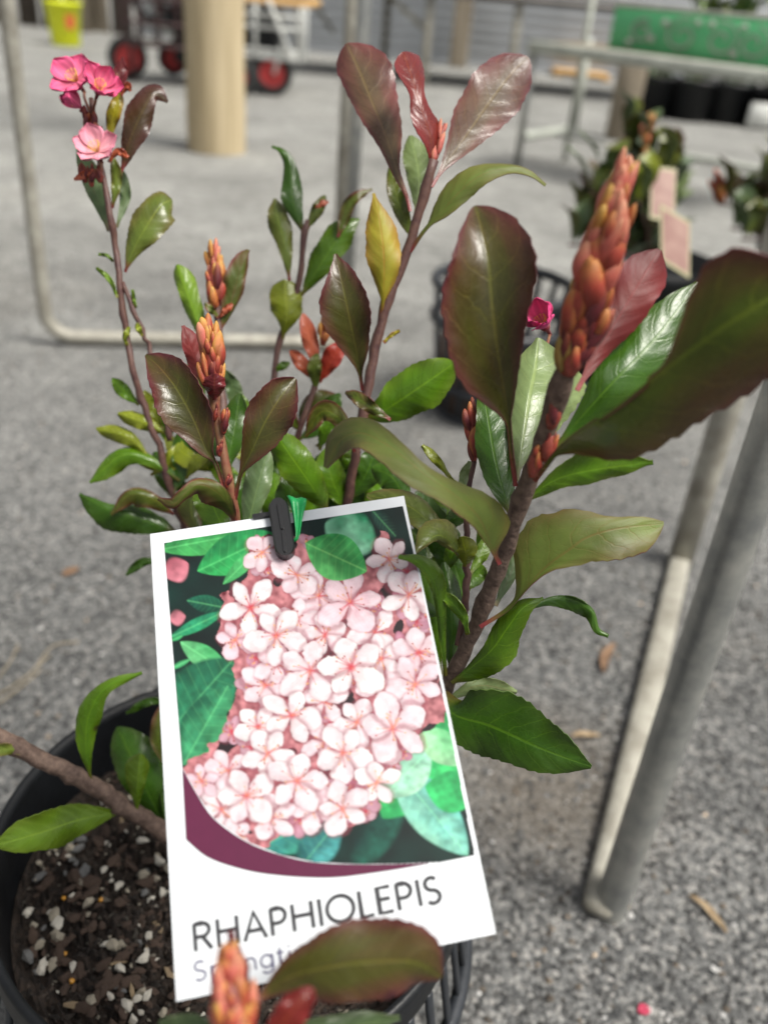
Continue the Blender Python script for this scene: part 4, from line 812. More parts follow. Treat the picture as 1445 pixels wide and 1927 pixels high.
    def fl(cx, cy, R, warm=0.5, redc=0.6, rot=None, squash=0.85, open_=1.0):
        rot = r_.uniform(0, 6.28) if rot is None else rot; tilt = r_.uniform(0, 3.14)
        win = np.nonzero((np.abs(U-cx) < R*1.25) & (np.abs(Vv-cy) < R*1.25))
        if len(win[0]) == 0: return
        u, v = U[win], Vv[win]; C = col[win]
        def mixw(m, c): C[:] = C*(1-np.clip(m, 0, 1)[:, None])+np.asarray(c)*np.clip(m, 0, 1)[:, None]
        for i in r_.sample(range(5), 5):
            a = rot+i*2*math.pi/5+r_.uniform(-.16, .16); Rk = R*r_.uniform(.85, 1.12); asym = r_.uniform(-.12, .12); wid = r_.uniform(.24, .35)
            ca, sa = math.cos(a), math.sin(a); k = 1-(1-squash)*abs(math.cos(a-tilt))
            x = (u-cx)*ca+(v-cy)*sa; y = -(u-cx)*sa+(v-cy)*ca; x = x/(Rk*k); y = y/Rk-asym*x*x
            sx = np.clip(x, 0, 1); h = wid*np.sin(math.pi*np.clip(0.05+0.93*sx, 0, 1)**1.45)**0.8
            h = h*(1+0.22*(vnoise(u, v, 6, i+int(cx))-.5)); dm = h-np.abs(y)
            m = np.clip(dm*Rk/1.6+0.5, 0, 1)*(x > 0.0)*np.clip((1-x)*Rk/1.5, 0, 1)
            sh = np.clip((h+0.13-np.abs(y+.06))*Rk/7, 0, 1)*(x > 0.05)*np.clip((1.1-x)*Rk/6, 0, 1)*(1-m)
            mixw(sh*0.5, np.array(lin(140, 66, 80)))
            edge = np.clip(dm*Rk/5, 0, 1)
            base = np.array(lin(255, 251, 251))*(1-warm)+np.array(lin(242, 190, 208))*warm
            g = np.clip(1-x*1.7, 0, 1); fold = 0.5+0.5*np.clip(y/(h+.02)*(1 if i % 2 else -1), -1, 1)
            lum = open_*(0.74+0.26*edge)*(1.06-0.26*vnoise(u, v, 11, 3+i)-0.10*fold-0.08*g)
            tintc = np.clip(0.5*vnoise(u, v, 16, 30+i)+0.2*fold-.25, 0, 1)[:, None]
            cc = (base*(1-tintc)+np.array(lin(240, 192, 208))*tintc)*lum[:, None]
            cc = cc*(1-0.38*g[:, None]*redc)+np.array(lin(228, 128, 140))*(0.38*g*redc)[:, None]
            vn = np.exp(-(((y/(h+1e-3))*3.5 % 1-.5)/.10)**2)*0.10; cc = cc*(1-vn[:, None]*np.array([0.3, 1.0, 0.7]))
            C[:] = C*(1-m[:, None])+cc*m[:, None]
        rr = np.hypot(u-cx, v-cy)/R
        mixw(np.clip((0.15-rr)*9, 0, 1)*0.75*(0.4+redc), lin(200, 66, 86))
        for i in range(13):
            a = r_.uniform(0, 6.28); ln = R*r_.uniform(.2, .46); x = (u-cx)*math.cos(a)+(v-cy)*math.sin(a); y = -(u-cx)*math.sin(a)+(v-cy)*math.cos(a)+.002*x*x
            mixw(np.clip(1.2-np.abs(y), 0, 1)*(x > 0)*(x < ln)*0.65, lin(200, 70, 80) if r_.random() < redc else lin(226, 150, 110))
            mixw(np.clip(2.2-np.hypot(x-ln, y), 0, 1)*0.85, lin(140, 60, 40) if r_.random() < .5 else lin(225, 170, 110))
        col[win] = C
    for i in range(60):
        while True:
            x, y = r_.uniform(400, 830), r_.uniform(1010, 1590)
            if inpoly(np.array([x]), np.array([y]), cl)[0]: break
        fl(x, y, r_.uniform(24, 42), r_.uniform(.8, 1.4), 1.0, squash=.55, open_=.72)
    for a in ((600, 1122, 46, .6, .5), (560, 1165, 44, .5, .5), (612, 1195, 48, .4, .6), (705, 1190, 48, .3, .5), (722, 1292, 46, .5, .5), (612, 1395, 42, .5, .5), (718, 1240, 44, .3, .6), (500, 1290, 46, .5, .6), (520, 1250, 40, .6, .5), (610, 1320, 46, .4, .5), (430, 1450, 44, .5, .5), (700, 1420, 44, .4, .5), (590, 1520, 42, .4, .5), (510, 1540, 44, .4, .5), (495, 1039, 36, .6, .4), (559, 1082, 44, .5, .4), (732, 1052, 42, .35, .4), (444, 1203, 40, .8, .4), (769, 1120, 54, .3, .4), (472, 1144, 58, .15, 1.0), (659, 1134, 60, .7, .6), (520, 1196, 56, .2, .7),
              (787, 1228, 50, .5, 1.0), (782, 1288, 52, .6, .5), (584, 1262, 62, .35, .5), (486, 1368, 44, .1, .8), (549, 1347, 54, .2, .8), (673, 1358, 48, .3, .4), (661, 1256, 64, .0, 1.0), (739, 1372, 64, .45, .5),
              (504, 1418, 50, .2, .5), (645, 1416, 54, .25, .5), (417, 1523, 46, .3, .5), (444, 1574, 34, .5, .5), (463, 1498, 58, .3, .6), (709, 1473, 42, .1, .5), (559, 1470, 62, .35, .5), (645, 1522, 52, .3, .4), (380, 1470, 34, .8, .5)):
        fl(a[0], a[1], a[2]*1.16, a[3]*.8, a[4]*.9)
    leafp((575, 1022), (690, 1075), 44, (95, 190, 105), (45, 145, 75), 2.0, True, (170, 215, 130))
    # fine dots of the print screen
    col[:] = np.clip(col*(1+0.10*(np.random.default_rng(3).random(U.shape)-.5)[..., None])*0.68, 0, 0.57)
    keep = inpoly(U, Vv, PH_POLY); fk = keep[:-1, :-1] & keep[1:, :-1] & keep[:-1, 1:] & keep[1:, 1:]
    idx = np.arange(U.size).reshape(U.shape); Fq = np.stack([idx[:-1, :-1], idx[1:, :-1], idx[1:, 1:], idx[:-1, 1:]], -1)[fk]
    used = np.unique(Fq); rm = np.zeros(U.size, int); rm[used] = np.arange(len(used))
    Vq = (W+ez*0.00012).reshape(-1, 3)[used]
    PM = attr_mat('printed_ink', 0.5, 0.04, 900, 0.02, 300, spec=0.2)
    part('printed_photo', tagroot, Vq, rm[Fq], PM, smooth=False, col=col.reshape(-1, 3)[used])
print_photo()
up_ = [(344, 1447), (371, 1495), (403, 1541), (463, 1584), (527, 1609), (591, 1623), (673, 1627), (760, 1626), (806, 1624)]
lo_ = [(351, 1580), (394, 1614), (463, 1637), (527, 1647), (591, 1651), (640, 1650), (690, 1644), (750, 1635), (806, 1625)]
u_ = cr(up_, 40); l_ = cr(lo_, 40); V = [onT(*p_, .0002) for p_ in u_]+[onT(*p_, .0002) for p_ in l_]
part('printed_swoosh', tagroot, V, [(i, 40+i, 41+i, i+1) for i in range(39)], mat('burgundy_ink', tuple(np.array(lin(124, 46, 86))*.42), 0.5, spec=.2, var=0.04, vscale=300))
# lettering from strokes
def arc(cx, cy, rx, ry, a0, a1, n=18): return [(cx+rx*math.cos(math.radians(a)), cy+ry*math.sin(math.radians(a))) for a in np.linspace(a0, a1, n)]
S_ = lambda wd, h: arc(wd*.5, h*.745, wd*.42, h*.235, 40, 250, 14)+arc(wd*.48, h*.255, wd*.46, h*.245, 80, -140, 16)
CH = {'R': (.60, [[(.06, 0), (.06, 1)], [(.06, .97), (.30, .97)]+arc(.30, .73, .23, .24, 90, -90)+[(.06, .49)], [(.30, .49), (.58, 0)]]),
      'H': (.74, [[(.06, 0), (.06, 1)], [(.68, 0), (.68, 1)], [(.06, .53), (.68, .53)]]),
      'A': (.70, [[(.0, 0), (.35, 1), (.70, 0)], [(.13, .33), (.57, .33)]]),
      'P': (.56, [[(.06, 0), (.06, 1)], [(.06, .97), (.28, .97)]+arc(.28, .70, .24, .27, 90, -90)+[(.06, .43)]]),
      'I': (.12, [[(.06, 0), (.06, 1)]]), 'O': (.92, [arc(.46, .5, .44, .48, 0, 360, 40)]),
      'L': (.46, [[(.06, 1), (.06, .03), (.46, .03)]]), 'E': (.50, [[(.48, .97), (.06, .97), (.06, .03), (.50, .03)], [(.06, .53), (.44, .53)]]),
      'S': (.50, [S_(.5, 1.0)]),
      'p': (.54, [[(.06, -.28), (.06, .66)], arc(.29, .33, .24, .32, 0, 360, 30)]), 'r': (.30, [[(.06, 0), (.06, .66)], arc(.28, .36, .22, .28, 180, 75, 12)]),
      'i': (.12, [[(.06, 0), (.06, .64)], [(.06, .84), (.06, .93)]]), 'n': (.50, [[(.06, 0), (.06, .66)], arc(.25, .40, .19, .24, 180, 0, 16)+[(.44, 0)]]),
      'g': (.54, [arc(.26, .33, .24, .32, 0, 360, 30), [(.50, .66), (.50, -.06)]+arc(.27, -.06, .23, .22, 0, -150, 16)]),
      't': (.30, [[(.13, .88), (.13, .14)]+arc(.25, .14, .12, .12, 180, 290, 8), [(.0, .64), (.29, .64)]]),
      'm': (.80, [[(.06, 0), (.06, .66)], arc(.235, .42, .175, .22, 180, 0, 14)+[(.41, 0)], arc(.585, .42, .175, .22, 180, 0, 14)+[(.76, 0)]]),
      'e': (.52, [[(.04, .35), (.48, .35)]+arc(.26, .33, .23, .32, 5, 315, 26)])}
def letters(text, p0, p1, capu, wt, gap, m, name, asp):
    """text between two photograph points on the tag's plane; capu: photograph point above p0 at cap height."""
    o = onT(*p0); ax = onT(*p1)-o; capv = onT(*capu)-o; L = np.linalg.norm(ax); ax /= L; ay = capv-ax*(capv@ax); hh = np.linalg.norm(ay); ay /= hh
    tot = sum(CH[c][0] for c in text)+gap*(len(text)-1); k = L/tot; x0 = 0.0
    for c in text:
        V = []; Fc = []; lay = 0.00020
        for st in CH[c][1]:
            pts = np.array([((x0+x)*k, y*hh) for x, y in st]); closed = np.linalg.norm(pts[0]-pts[-1]) < 1e-9
            d = np.gradient(pts, axis=0)
            if closed: d[0] = d[-1] = pts[1]-pts[-2]
            d /= np.linalg.norm(d, axis=1)[:, None]+1e-12; nrm = np.stack([-d[:, 1], d[:, 0]], 1)*wt*hh*.5
            for i in range(1, len(pts)-1):
                a = pts[i]-pts[i-1]; b = pts[i+1]-pts[i]; ca = (a@b)/(np.linalg.norm(a)*np.linalg.norm(b)+1e-12)
                nrm[i] *= 1/max(.6, math.sqrt(max(.1, (1+ca)/2)))
            b0 = len(V); lay += 0.00002
            for q_, nn in zip(pts, nrm):
                for s in (1, -1): z_ = q_+nn*s; V.append(o+ax*z_[0]+ay*z_[1]+ez*lay)
            Fc += [(b0+2*i, b0+2*i+1, b0+2*i+3, b0+2*i+2) for i in range(len(pts)-1)]
        part(name, tagroot, V, Fc, m, smooth=False); x0 += CH[c][0]+gap
INK = mat('grey_ink', tuple(np.array(lin(72, 72, 76))*.6), 0.5, spec=.2); INK2 = mat('violet_grey_ink', tuple(np.array(lin(112, 108, 142))*.55), 0.5, spec=.2)
letters('RHAPHIOLEPIS', (366, 1791), (832, 1697), (363, 1739), .145, .15, INK, 'printed_letter', 1)
letters('Springtime', (367, 1847), (622, 1797), (363, 1811), .105, .16, INK2, 'printed_small_letter', 1)
# clip and ribbon
clip = empty('tag_clip', onT(532, 1000, .002), 'black plastic clip pinching the top edge of the picture tag', 'clip')
BLK = mat('black_clip_plastic', (0.006, 0.006, 0.007), 0.3, bump=0.05)
def capsule(p0, p1, wpx, h0, h1, parent, name, m, n=14):
    p0 = np.array(p0, float); p1 = np.array(p1, float); d = (p1-p0)/np.linalg.norm(p1-p0); nn = np.array([-d[1], d[0]])
    ring = [p0+wpx*(nn*math.cos(a)-d*math.sin(a)) for a in np.linspace(0, math.pi, n)]+[p1+wpx*(-nn*math.cos(a)+d*math.sin(a)) for a in np.linspace(0, math.pi, n)]
    c = (p0+p1)/2; k = len(ring); V = []
    for h, sc in ((h0, 1), (h1-0.0007, 1), (h1, .84)):
        for q_ in ring: a = c+d*((q_-c)@d)+nn*((q_-c)@nn)*sc; V.append(onT(a[0], a[1], h))
    Fc = [tuple(range(k))[::-1], tuple(2*k+i for i in range(k))]+[(r*k+i, r*k+(i+1) % k, (r+1)*k+(i+1) % k, (r+1)*k+i) for r in range(2) for i in range(k)]
    return part(name, parent, V, Fc, m, smooth=False)
capsule((526, 966), (537, 1036), 19, -0.003, .0045, clip, 'clip_jaw', BLK)
capsule((526, 962), (533, 1004), 3.2, .0045, .0053, clip, 'clip_rib', BLK)
capsule((535, 1012), (538, 1046), 3.2, .0045, .0051, clip, 'clip_rib', BLK)
capsule((480, 974), (524, 968), 4.5, -.004, .0015, clip, 'clip_arm', BLK)
RIB = mat('green_ribbon_plastic', lin(26, 158, 84), 0.35, var=0.12, vscale=150)
rp = cr([(541, 1020, .0012), (556, 1016, .0020), (552, 975, .0028), (545, 948, .0032), (540, 935, .0010)], 22); rq = cr([(556, 1024, .0012), (564, 1018, .0030), (571, 975, .0016), (578, 950, .0034), (572, 940, .0008)], 22)
V = []
for a, b in zip(rp, rq):
    for t in np.linspace(0, 1, 7): c = a*(1-t)+b*t; V.append(onT(c[0], c[1], c[2]+0.0007*math.sin(t*9)))
tag(part('green_ribbon', None, V, [(i*7+j, i*7+j+1, i*7+8+j, i*7+7+j) for i in range(21) for j in range(6)], RIB), 'strip of green plastic ribbon tied behind the black clip', 'ribbon')
part_ = bpy.data.objects['green_ribbon']; sm = part_.modifiers.new('thickness', 'SOLIDIFY'); sm.thickness = 0.0003

# ------------------------------------------------------------------ steel frames beside the plant
def polyf(name, parent, pts, r, m, n=14, seg=None):
    V, Fc = tube_geo(pts, r, n); return part(name, parent, V, Fc, m)
rl, rr_ = G(92, 648)+np.array([0, 0, .016]), G(646, 660)+np.array([0, 0, .016])
fr = empty('steel_bench_frame', (rl+rr_)/2*np.array([1, 1, 0]), 'grey steel tube bench frame with rounded corners standing on asphalt behind the shrub', 'bench frame')
dx = (rr_-rl)/np.linalg.norm(rr_-rl); zz = np.array([0, 0, 1.0])
def bend(c, a, b, r=.05, n=8): return [c+a*r*(1-math.sin(t))+b*r*(1-math.cos(t)) for t in np.linspace(0, math.pi/2, n)]
lean = np.array([0.035, 0, 1.0]); 
V, Fc = tube_geo([rl+zz*.95-dx*.0]+[rl+zz*z for z in (.6, .3, .08)]+bend(rl, zz, dx)[1:]+[rl+dx*t for t in (.12, .3, .45)]+[rr_], .0132, 14)
part('side_tube', fr, V, Fc, GALVP)
V, Fc = bar_geo(rr_-zz*.016, rr_+zz*.95, .022, .024, .004); part('upright', fr, V, Fc, GALV)
V, Fc = bar_geo(rr_-zz*.016-dx*.018, rr_+zz*.95-dx*.018, .012, .026, .003); part('upright_trim', fr, V, Fc, GALVP)
V, Fc = bar_geo(rl+zz*.95, rr_+zz*.95, .03, .03, .004); part('top_rail', fr, V, Fc, GALVP)
f1, f2 = G(1146, 1712), G(1277, 1062)
fr2 = empty('steel_stand', f1, 'weathered steel stand with round leg and pale floor rail beside the pot', 'stand')
d2 = (f2-f1)/np.linalg.norm(f2-f1)
lv = P(1452, 735, 0.42)-f1; lv = lv/lv[2]; lv = np.array([lv[0]*1.0, lv[1]*1.0, 1.0])
lv = np.array([0.0, 0.0, 1.0])
t_ = [f1+lv*z for z in np.linspace(0.0, .95, 24)]
V, Fc = tube_geo(t_, .0134, 20, .004, cap=False); V2, F2 = tube_geo(t_, .0116, 20, cap=False); part('leg', fr2, V, Fc, GALV); part('leg_inner_wall', fr2, V2, [q[::-1] for q in F2], GALV)
V, Fc = bar_geo(f1-d2*.012+zz*.010-np.array([.010, 0, 0]), f2+d2*.02+zz*.010, .027, .018, .005); part('floor_rail', fr2, V, Fc, GALVP)
V, Fc = tube_geo([f2+zz*z for z in np.linspace(.0, .95, 8)], .017, 14); part('leg', fr2, V, Fc, GALVP)
V, Fc = bar_geo(f1+zz*.95, f2+zz*.95, .03, .03, .004); part('top_rail', fr2, V, Fc, GALV)

# ------------------------------------------------------------------ litter on the asphalt
DRY = mat('dry_leaf', (0.12, 0.065, 0.035), 0.85, col2=(0.24, 0.15, 0.09), vscale=60, bump=0.4)
def dry_leaf(u, v, L, ang, label, m=DRY, wd=.28, curl=.25):
    c = G(u, v); n, k = 10, 5; V = []
    for i in range(n):
        s = i/(n-1); wv = L*wd*math.sin(math.pi*(0.04+.92*s))**.8
        for j in range(k):
            t = -1+2*j/(k-1); x = (s-.5)*L; y = t*wv+0.1*L*math.sin(s*3); V.append((x*math.cos(ang)-y*math.sin(ang), x*math.sin(ang)+y*math.cos(ang), .0025+L*curl*(abs(t)**1.5*.5+.3*math.sin(s*5)**2)*.5))
    o = obj('fallen_leaf', mesh('fallen_leaf', V, [(i*k+j, (i+1)*k+j, (i+1)*k+j+1, i*k+j+1) for i in range(n-1) for j in range(k-1)], m), None, c)
    md = o.modifiers.new('thickness', 'SOLIDIFY'); md.thickness = .0006
    tag(o, label, 'leaf')
dry_leaf(1145, 1245, .055, 1.15, 'brown dry leaf on asphalt beside the steel stand rail', DRY, .10, .3)
dry_leaf(1100, 1390, .03, .1, 'pale thin leaf scrap on asphalt past the green leaf tip', CHIPL, .12)
dry_leaf(1552-225, 1725, .04, -1.0, 'pale curved twig-like leaf on gravel right of the stand foot', CHIPL, .08)
dry_leaf(1210, 1905, .010, .3, 'tiny crimson petal lying on grey gravel', mat('fallen_petal', (0.35, 0.02, 0.06), .6), .45)
dry_leaf(135, 1080, .022, .9, 'dark curled leaf on asphalt left of the picture tag', DRY, .3)
STRAW = mat('dead_grass', (0.22, 0.19, 0.14), .85, var=.2, vscale=60)
for i, (a, b, c) in enumerate((((-30, 1325), (40, 1290), (95, 1235)), ((-20, 1300), (20, 1255), (35, 1215)), ((60, 1270), (100, 1225), (150, 1210)), ((-30, 1345), (30, 1310), (80, 1262)))):
    V, Fc = tube_geo(cr([G(*a)+zz*.002, G(*b)+zz*.006, G(*c)+zz*.002], 12), .0012, 6)
    tag(part('dry_grass_stalk', None, V, Fc, STRAW), 'dry grey grass stalk on asphalt behind the large pot', 'grass stalk', 'dry grass stalks')

# ------------------------------------------------------------------ yard behind: pole, trolley, walls, benches, pots
c = G(408, 283)
def lath(name, c, prof_, n, m, label, cat, group=None, mats=None):
    V, Fc = lathe_geo(prof_, n); o = obj(name, mesh(name, V, Fc, m), None, c); tag(o, label, cat, group); return o
POLEM = mat('peeled_pine_pole', (0.34, 0.265, 0.15), 0.75, col2=(0.58, 0.48, 0.31), vscale=9, bump=0.5, bscale=30, bdist=.006); grain(POLEM, (2.5, 2.5, 0.12))
pv = [];
for i, z in enumerate(np.linspace(0, 3.2, 24)): pv.append((.118-.004*z+.002*math.sin(i*1.7), z))
lath('timber_pole', c, pv+[(.0, 3.2)], 36, POLEM, 'thick round peeled timber pole standing in the asphalt yard', 'pole')

# far wall of horizontal corrugated steel, timber fence to its left
CORR = mat('grey_corrugated_steel', (0.46, 0.48, 0.50), 0.5, metal=0.05, var=.12, vscale=3, bump=.1)
yw = 9.95; V = []; Fc = []
zs = np.linspace(0, 3.0, 160)
for i, z in enumerate(zs):
    o_ = .018*math.sin(z*2*math.pi/.09)
    for x in (-2.9, 9.0): V.append((x, yw+o_-(z < .03)*.03, z))
for i in range(len(zs)-1): Fc.append((2*i, 2*i+1, 2*i+3, 2*i+2))
wl_ = part('corrugated_wall', None, V, Fc, CORR); tag(wl_, 'grey horizontal corrugated steel wall at the back of the yard', 'wall'); wl_.modifiers.new('t', 'SOLIDIFY').thickness = .01
fence = empty('timber_fence', (-5.5, 9.85, 0), 'dark timber paling fence behind the yellow bucket', 'fence')
DK = mat('dark_stained_timber', (0.05, 0.04, 0.03), .85, var=.3, vscale=8, bump=.4, bscale=40)
for i in range(22):
    V, Fc = box_geo((-8.0+i*.235, 9.93, .8), (.20, .03, 1.6), None, .004); part('paling', fence, V, Fc, DK if i % 4 else TIMBER)
for i in range(5):
    V, Fc = tube_geo([(-7.6+i*1.05, 9.78, 0), (-7.6+i*1.05, 9.78, 1.7)], .085, 14); part('post', fence, V, Fc, TIMBER)
c = G(860, 126); V, Fc = box_geo((0, 0, .9), (.17, .17, 1.8), None, .01); tag(obj('timber_post', mesh('timber_post', V, Fc, TIMBER, smooth=False), None, c), 'square brown timber post in front of the corrugated wall', 'post')

# trolley behind the pole
wc = G(512, 180); ty = wc[1]
tro = empty('garden_trolley', (wc[0]-.45, ty+.3, 0), 'garden trolley with pine deck, white frame and red wheels behind the timber pole', 'trolley')
TYRE = mat('tyre_rubber', (0.022, 0.022, 0.022), .8, bump=.3); REDP = mat('red_wheel_paint', (0.60, 0.06, 0.06), .45, var=.15, vscale=20)
def wheel(parent, c, r=.125, ang=0.0):
    # axle along y, rolled round z by ang
    ca, sa = math.cos(ang), math.sin(ang)
    def rot(V): V = np.asarray(V); W = np.stack([V[:, 0], -V[:, 2], V[:, 1]], 1); return np.stack([W[:, 0]*ca-W[:, 1]*sa, W[:, 0]*sa+W[:, 1]*ca, W[:, 2]], 1)+np.asarray(c)
    pf = [(r*.62, -.03), (r*.85, -.036), (r*.97, -.022), (r, 0), (r*.97, .022), (r*.85, .036), (r*.62, .03), (r*.62, -.03)]
    V, Fc = lathe_geo(pf, 32); wh = part('wheel', parent, rot(V), Fc, TYRE)
    V, Fc = lathe_geo([(0, -.03), (r*.18, -.034), (r*.22, -.016), (r*.5, -.014), (r*.63, -.030), (r*.63, .030), (r*.5, .014), (r*.22, .016), (r*.18, .034), (0, .03)], 28); part('hub', wh, rot(V), Fc, REDP)
    return wh
dkz = .505
for (u, v, a) in ((512, 180, .15), (440, 188, .15), (243, 150, .5), (328, 150, .3)):
    g = G(u, v); wheel(tro, g+zz*.125, .125 if u != 328 else .1, a)
x0, x1 = G(232, 165)[0]+.1, wc[0]+.22; yb = ty+.02
for i in range(5):
    V, Fc = box_geo(((x0+x1)/2, yb+.0+i*.125, dkz), (x1-x0, .115, .035), None, .004); part('deck_board', tro, V, Fc, PINE)
xr0 = wc[0]-.22
for z in (.43, .37, .25, .215):
    V, Fc = bar_geo((xr0, yb-.06, z), (x1-.02, yb-.06, z), .022, .022 if z != .215 else .03, .003); part('frame_rail', tro, V, Fc, WHITEM)
for x in (xr0, xr0+.12, x1-.05, x1-.02):
    V, Fc = bar_geo((x, yb-.06, .21), (x, yb-.06, .49), .022, .022, .003); part('frame_upright', tro, V, Fc, WHITEM)
V, Fc = bar_geo((wc[0]+.02, ty-.05, .125), (wc[0]+.06, ty-.05, .29), .04, .016, .003); part('wheel_fork', tro, V, Fc, WHITEM)
V, Fc = bar_geo((wc[0]-.02, yb-.09, .52), (wc[0]+.12, yb-.09, .23), .025, .02, .003); part('brace', tro, V, Fc, WHITEM)
V, Fc = box_geo((x0+.44, yb+.22, .29), (.62, .42, .34), None, .02); part('lower_crate', tro, V, Fc, POT)
# dark wire cage with tools at the left end of the trolley
cg = empty('wire_cage', (x0-.05, yb+.02, 0), 'dark maroon wire cage of coiled hose at the end of the trolley', 'cage')
MAR = mat('dark_maroon_paint', (0.06, 0.03, 0.03), .5, var=.3, vscale=12)
cx0, cx1, cz0, cz1 = x0-.14, x0+.30, .22, .64
for z in (cz0, cz0+.12, cz0+.24, cz1):
    for y in (yb-.12, yb+.2):
        V, Fc = bar_geo((cx0, y, z), (cx1, y, z), .018, .018, .002); part('wire', cg, V, Fc, MAR)
for x in np.linspace(cx0, cx1, 5):
    for y in (yb-.12, yb+.2):
        V, Fc = bar_geo((x, y, cz0), (x, y, cz1), .016, .016, .002); part('wire', cg, V, Fc, MAR)
for x in (cx0, cx1):
    V, Fc = bar_geo((x, yb+.04, 0.0), (x, yb+.04, cz1), .022, .022, .002); part('leg', cg, V, Fc, MAR)
for k, (r, z, m) in enumerate(((.15, .47, POT), (.12, .50, MAR), (.09, .46, mat('teal_hose', (0.12, 0.30, 0.30), .5)), (.13, .38, WHITEM))):
    V, Fc = tube_geo([(x0+.06+.03*k+r*math.cos(a), yb-.02+.04*k, z+r*.8*math.sin(a)) for a in np.linspace(0, 6.6, 36)], .022, 10); part('hose_coil', cg, V, Fc, m)
V, Fc = box_geo((x0-.02, yb+.05, .42), (.1, .16, .22), None, .02); part('pump_box', cg, V, Fc, mat('grey_box', (.4, .42, .42), .5, var=.2, vscale=15))

for k, (px_, col_, hh) in enumerate(((.22, (0.05, 0.05, 0.055), .16), (.55, (0.10, 0.09, 0.08), .20), (.80, (0.30, 0.31, 0.32), .12))):
    V, Fc = box_geo((x0+px_, yb+.22, dkz+.018+hh/2), (.26, .30, hh), None, .02)
    tag(part('plastic_crate', None, V, Fc, mat('crate_plastic', col_, .5, var=.2, vscale=12)), ('black plastic crate on the trolley deck above the wire cage', 'brown plastic crate on the trolley deck beside the timber pole', 'grey plastic crate on the trolley deck over the white frame')[k], 'crate')
# yellow bucket
g = G(126, 86); lath('bucket', g, [(0, .004), (.105, 0), (.112, .01), (.142, .30), (.152, .302), (.152, .318), (.140, .318), (.11, .02), (0, .02)], 36, mat('lime_yellow_plastic', (0.74, 0.80, 0.012), .4, var=.06, vscale=10), 'bright lime yellow bucket with a red mark on the asphalt', 'bucket')
bk = bpy.data.objects['bucket']
V, Fc = tube_geo([(.15*math.cos(a), 0, .30+.16*math.sin(a)) for a in np.linspace(0, math.pi, 16)], .004, 8); o = obj('handle', mesh('handle', V, Fc, WHITEM), bk)
V = []; 
for i in range(6):
    for j in range(5):
        a = -1.15+i*.11; z = .13+j*.025+.012*math.sin(i*2.1); r = .112+(.142-.112)*(z-.01)/.29+.0015; V.append((r*math.cos(a), r*math.sin(a), z))
obj('printed_mark', mesh('printed_mark', V, [(i*5+j, i*5+5+j, i*5+6+j, i*5+j+1) for i in range(5) for j in range(4)], mat('red_print', (.62, .12, .04), .5)), bk)

# far nursery bench
fb = empty('far_nursery_bench', (.35, 7.2, 0), 'long grey nursery bench with pale legs before the corrugated wall', 'bench')
zt = .60
lf = [G(796, 160), G(955, 175), G(600, 96), G(745, 92)]
yt0 = lf[0][1]-.05; 
V, Fc = box_geo((.55, yt0+.55, zt+.02), (3.0, 1.15, .05), None, .006); part('bench_top', fb, V, Fc, mat('grey_bench_top', (.14, .13, .12), .7, var=.2, vscale=5))
for p_ in lf:
    p_ = np.array([p_[0], min(p_[1], yt0+1.05), 0]); V, Fc = bar_geo(p_, p_+zz*zt, .06, .06, .006); part('leg', fb, V, Fc, GALVP)
p_ = np.array([lf[0][0], lf[0][1], 0]); V, Fc = bar_geo(p_+np.array([0, .03, .36]), p_+np.array([-.35, .03, zt]), .035, .035, .004); part('brace', fb, V, Fc, GALVP)
p_ = np.array([lf[2][0], yt0+1.05, 0]); V, Fc = bar_geo(p_+np.array([.3, 0, .25]), p_+np.array([-.0, 0, zt]), .035, .035, .004); part('brace', fb, V, Fc, GALVP)

def simple_pot(name, c, r, h, m, label, group=None, n=32, lid=True):
    o = lath(name, c, [(0, .003), (r*.78, 0), (r*.95, h*.88), (r*1.0, h*.89), (r*1.0, h), (r*.93, h), (r*.9, h*.85), (r*.9, h*.84), (0, h*.82)], n, m, label, 'pot', group); return o
simple_pot('nursery_pot', G(738, 96), .16, .30, POT, 'black nursery pot with a white sticker against the corrugated wall')
V = [(.158*math.cos(a)*1, .158*math.sin(a), z) for a in np.linspace(-1.9, -1.35, 6) for z in (.12, .2)]
obj('sticker', mesh('sticker', [(x*1.03, y*1.03, z) for x, y, z in V], [(2*i, 2*i+2, 2*i+3, 2*i+1) for i in range(5)], WHITEM), bpy.data.objects['nursery_pot'])
simple_pot('nursery_pot', G(618, 92), .13, .26, POT, 'plain black nursery pot between bench leg and trolley')
simple_pot('nursery_pot', G(770, 92), .09, .24, POTG, 'narrow dark grey pot beside the pot with the white sticker')
simple_pot('nursery_pot', G(683, 82), .07, .16, mat('orange_plastic', (.62, .13, .03), .5, var=.1), 'small orange pot near the corrugated wall')
c_ = np.array([G(965, 60)[0]-.62, yt0+.1, zt+.046]); 
simple_pot('nursery_pot', np.array([P(966, 8, 6.2)[0], yt0+.12, zt+.046]), .09, .12, mat('pale_yellow_plastic', (.66, .66, .22), .5, var=.1), 'pale yellow pot standing on the far nursery bench')

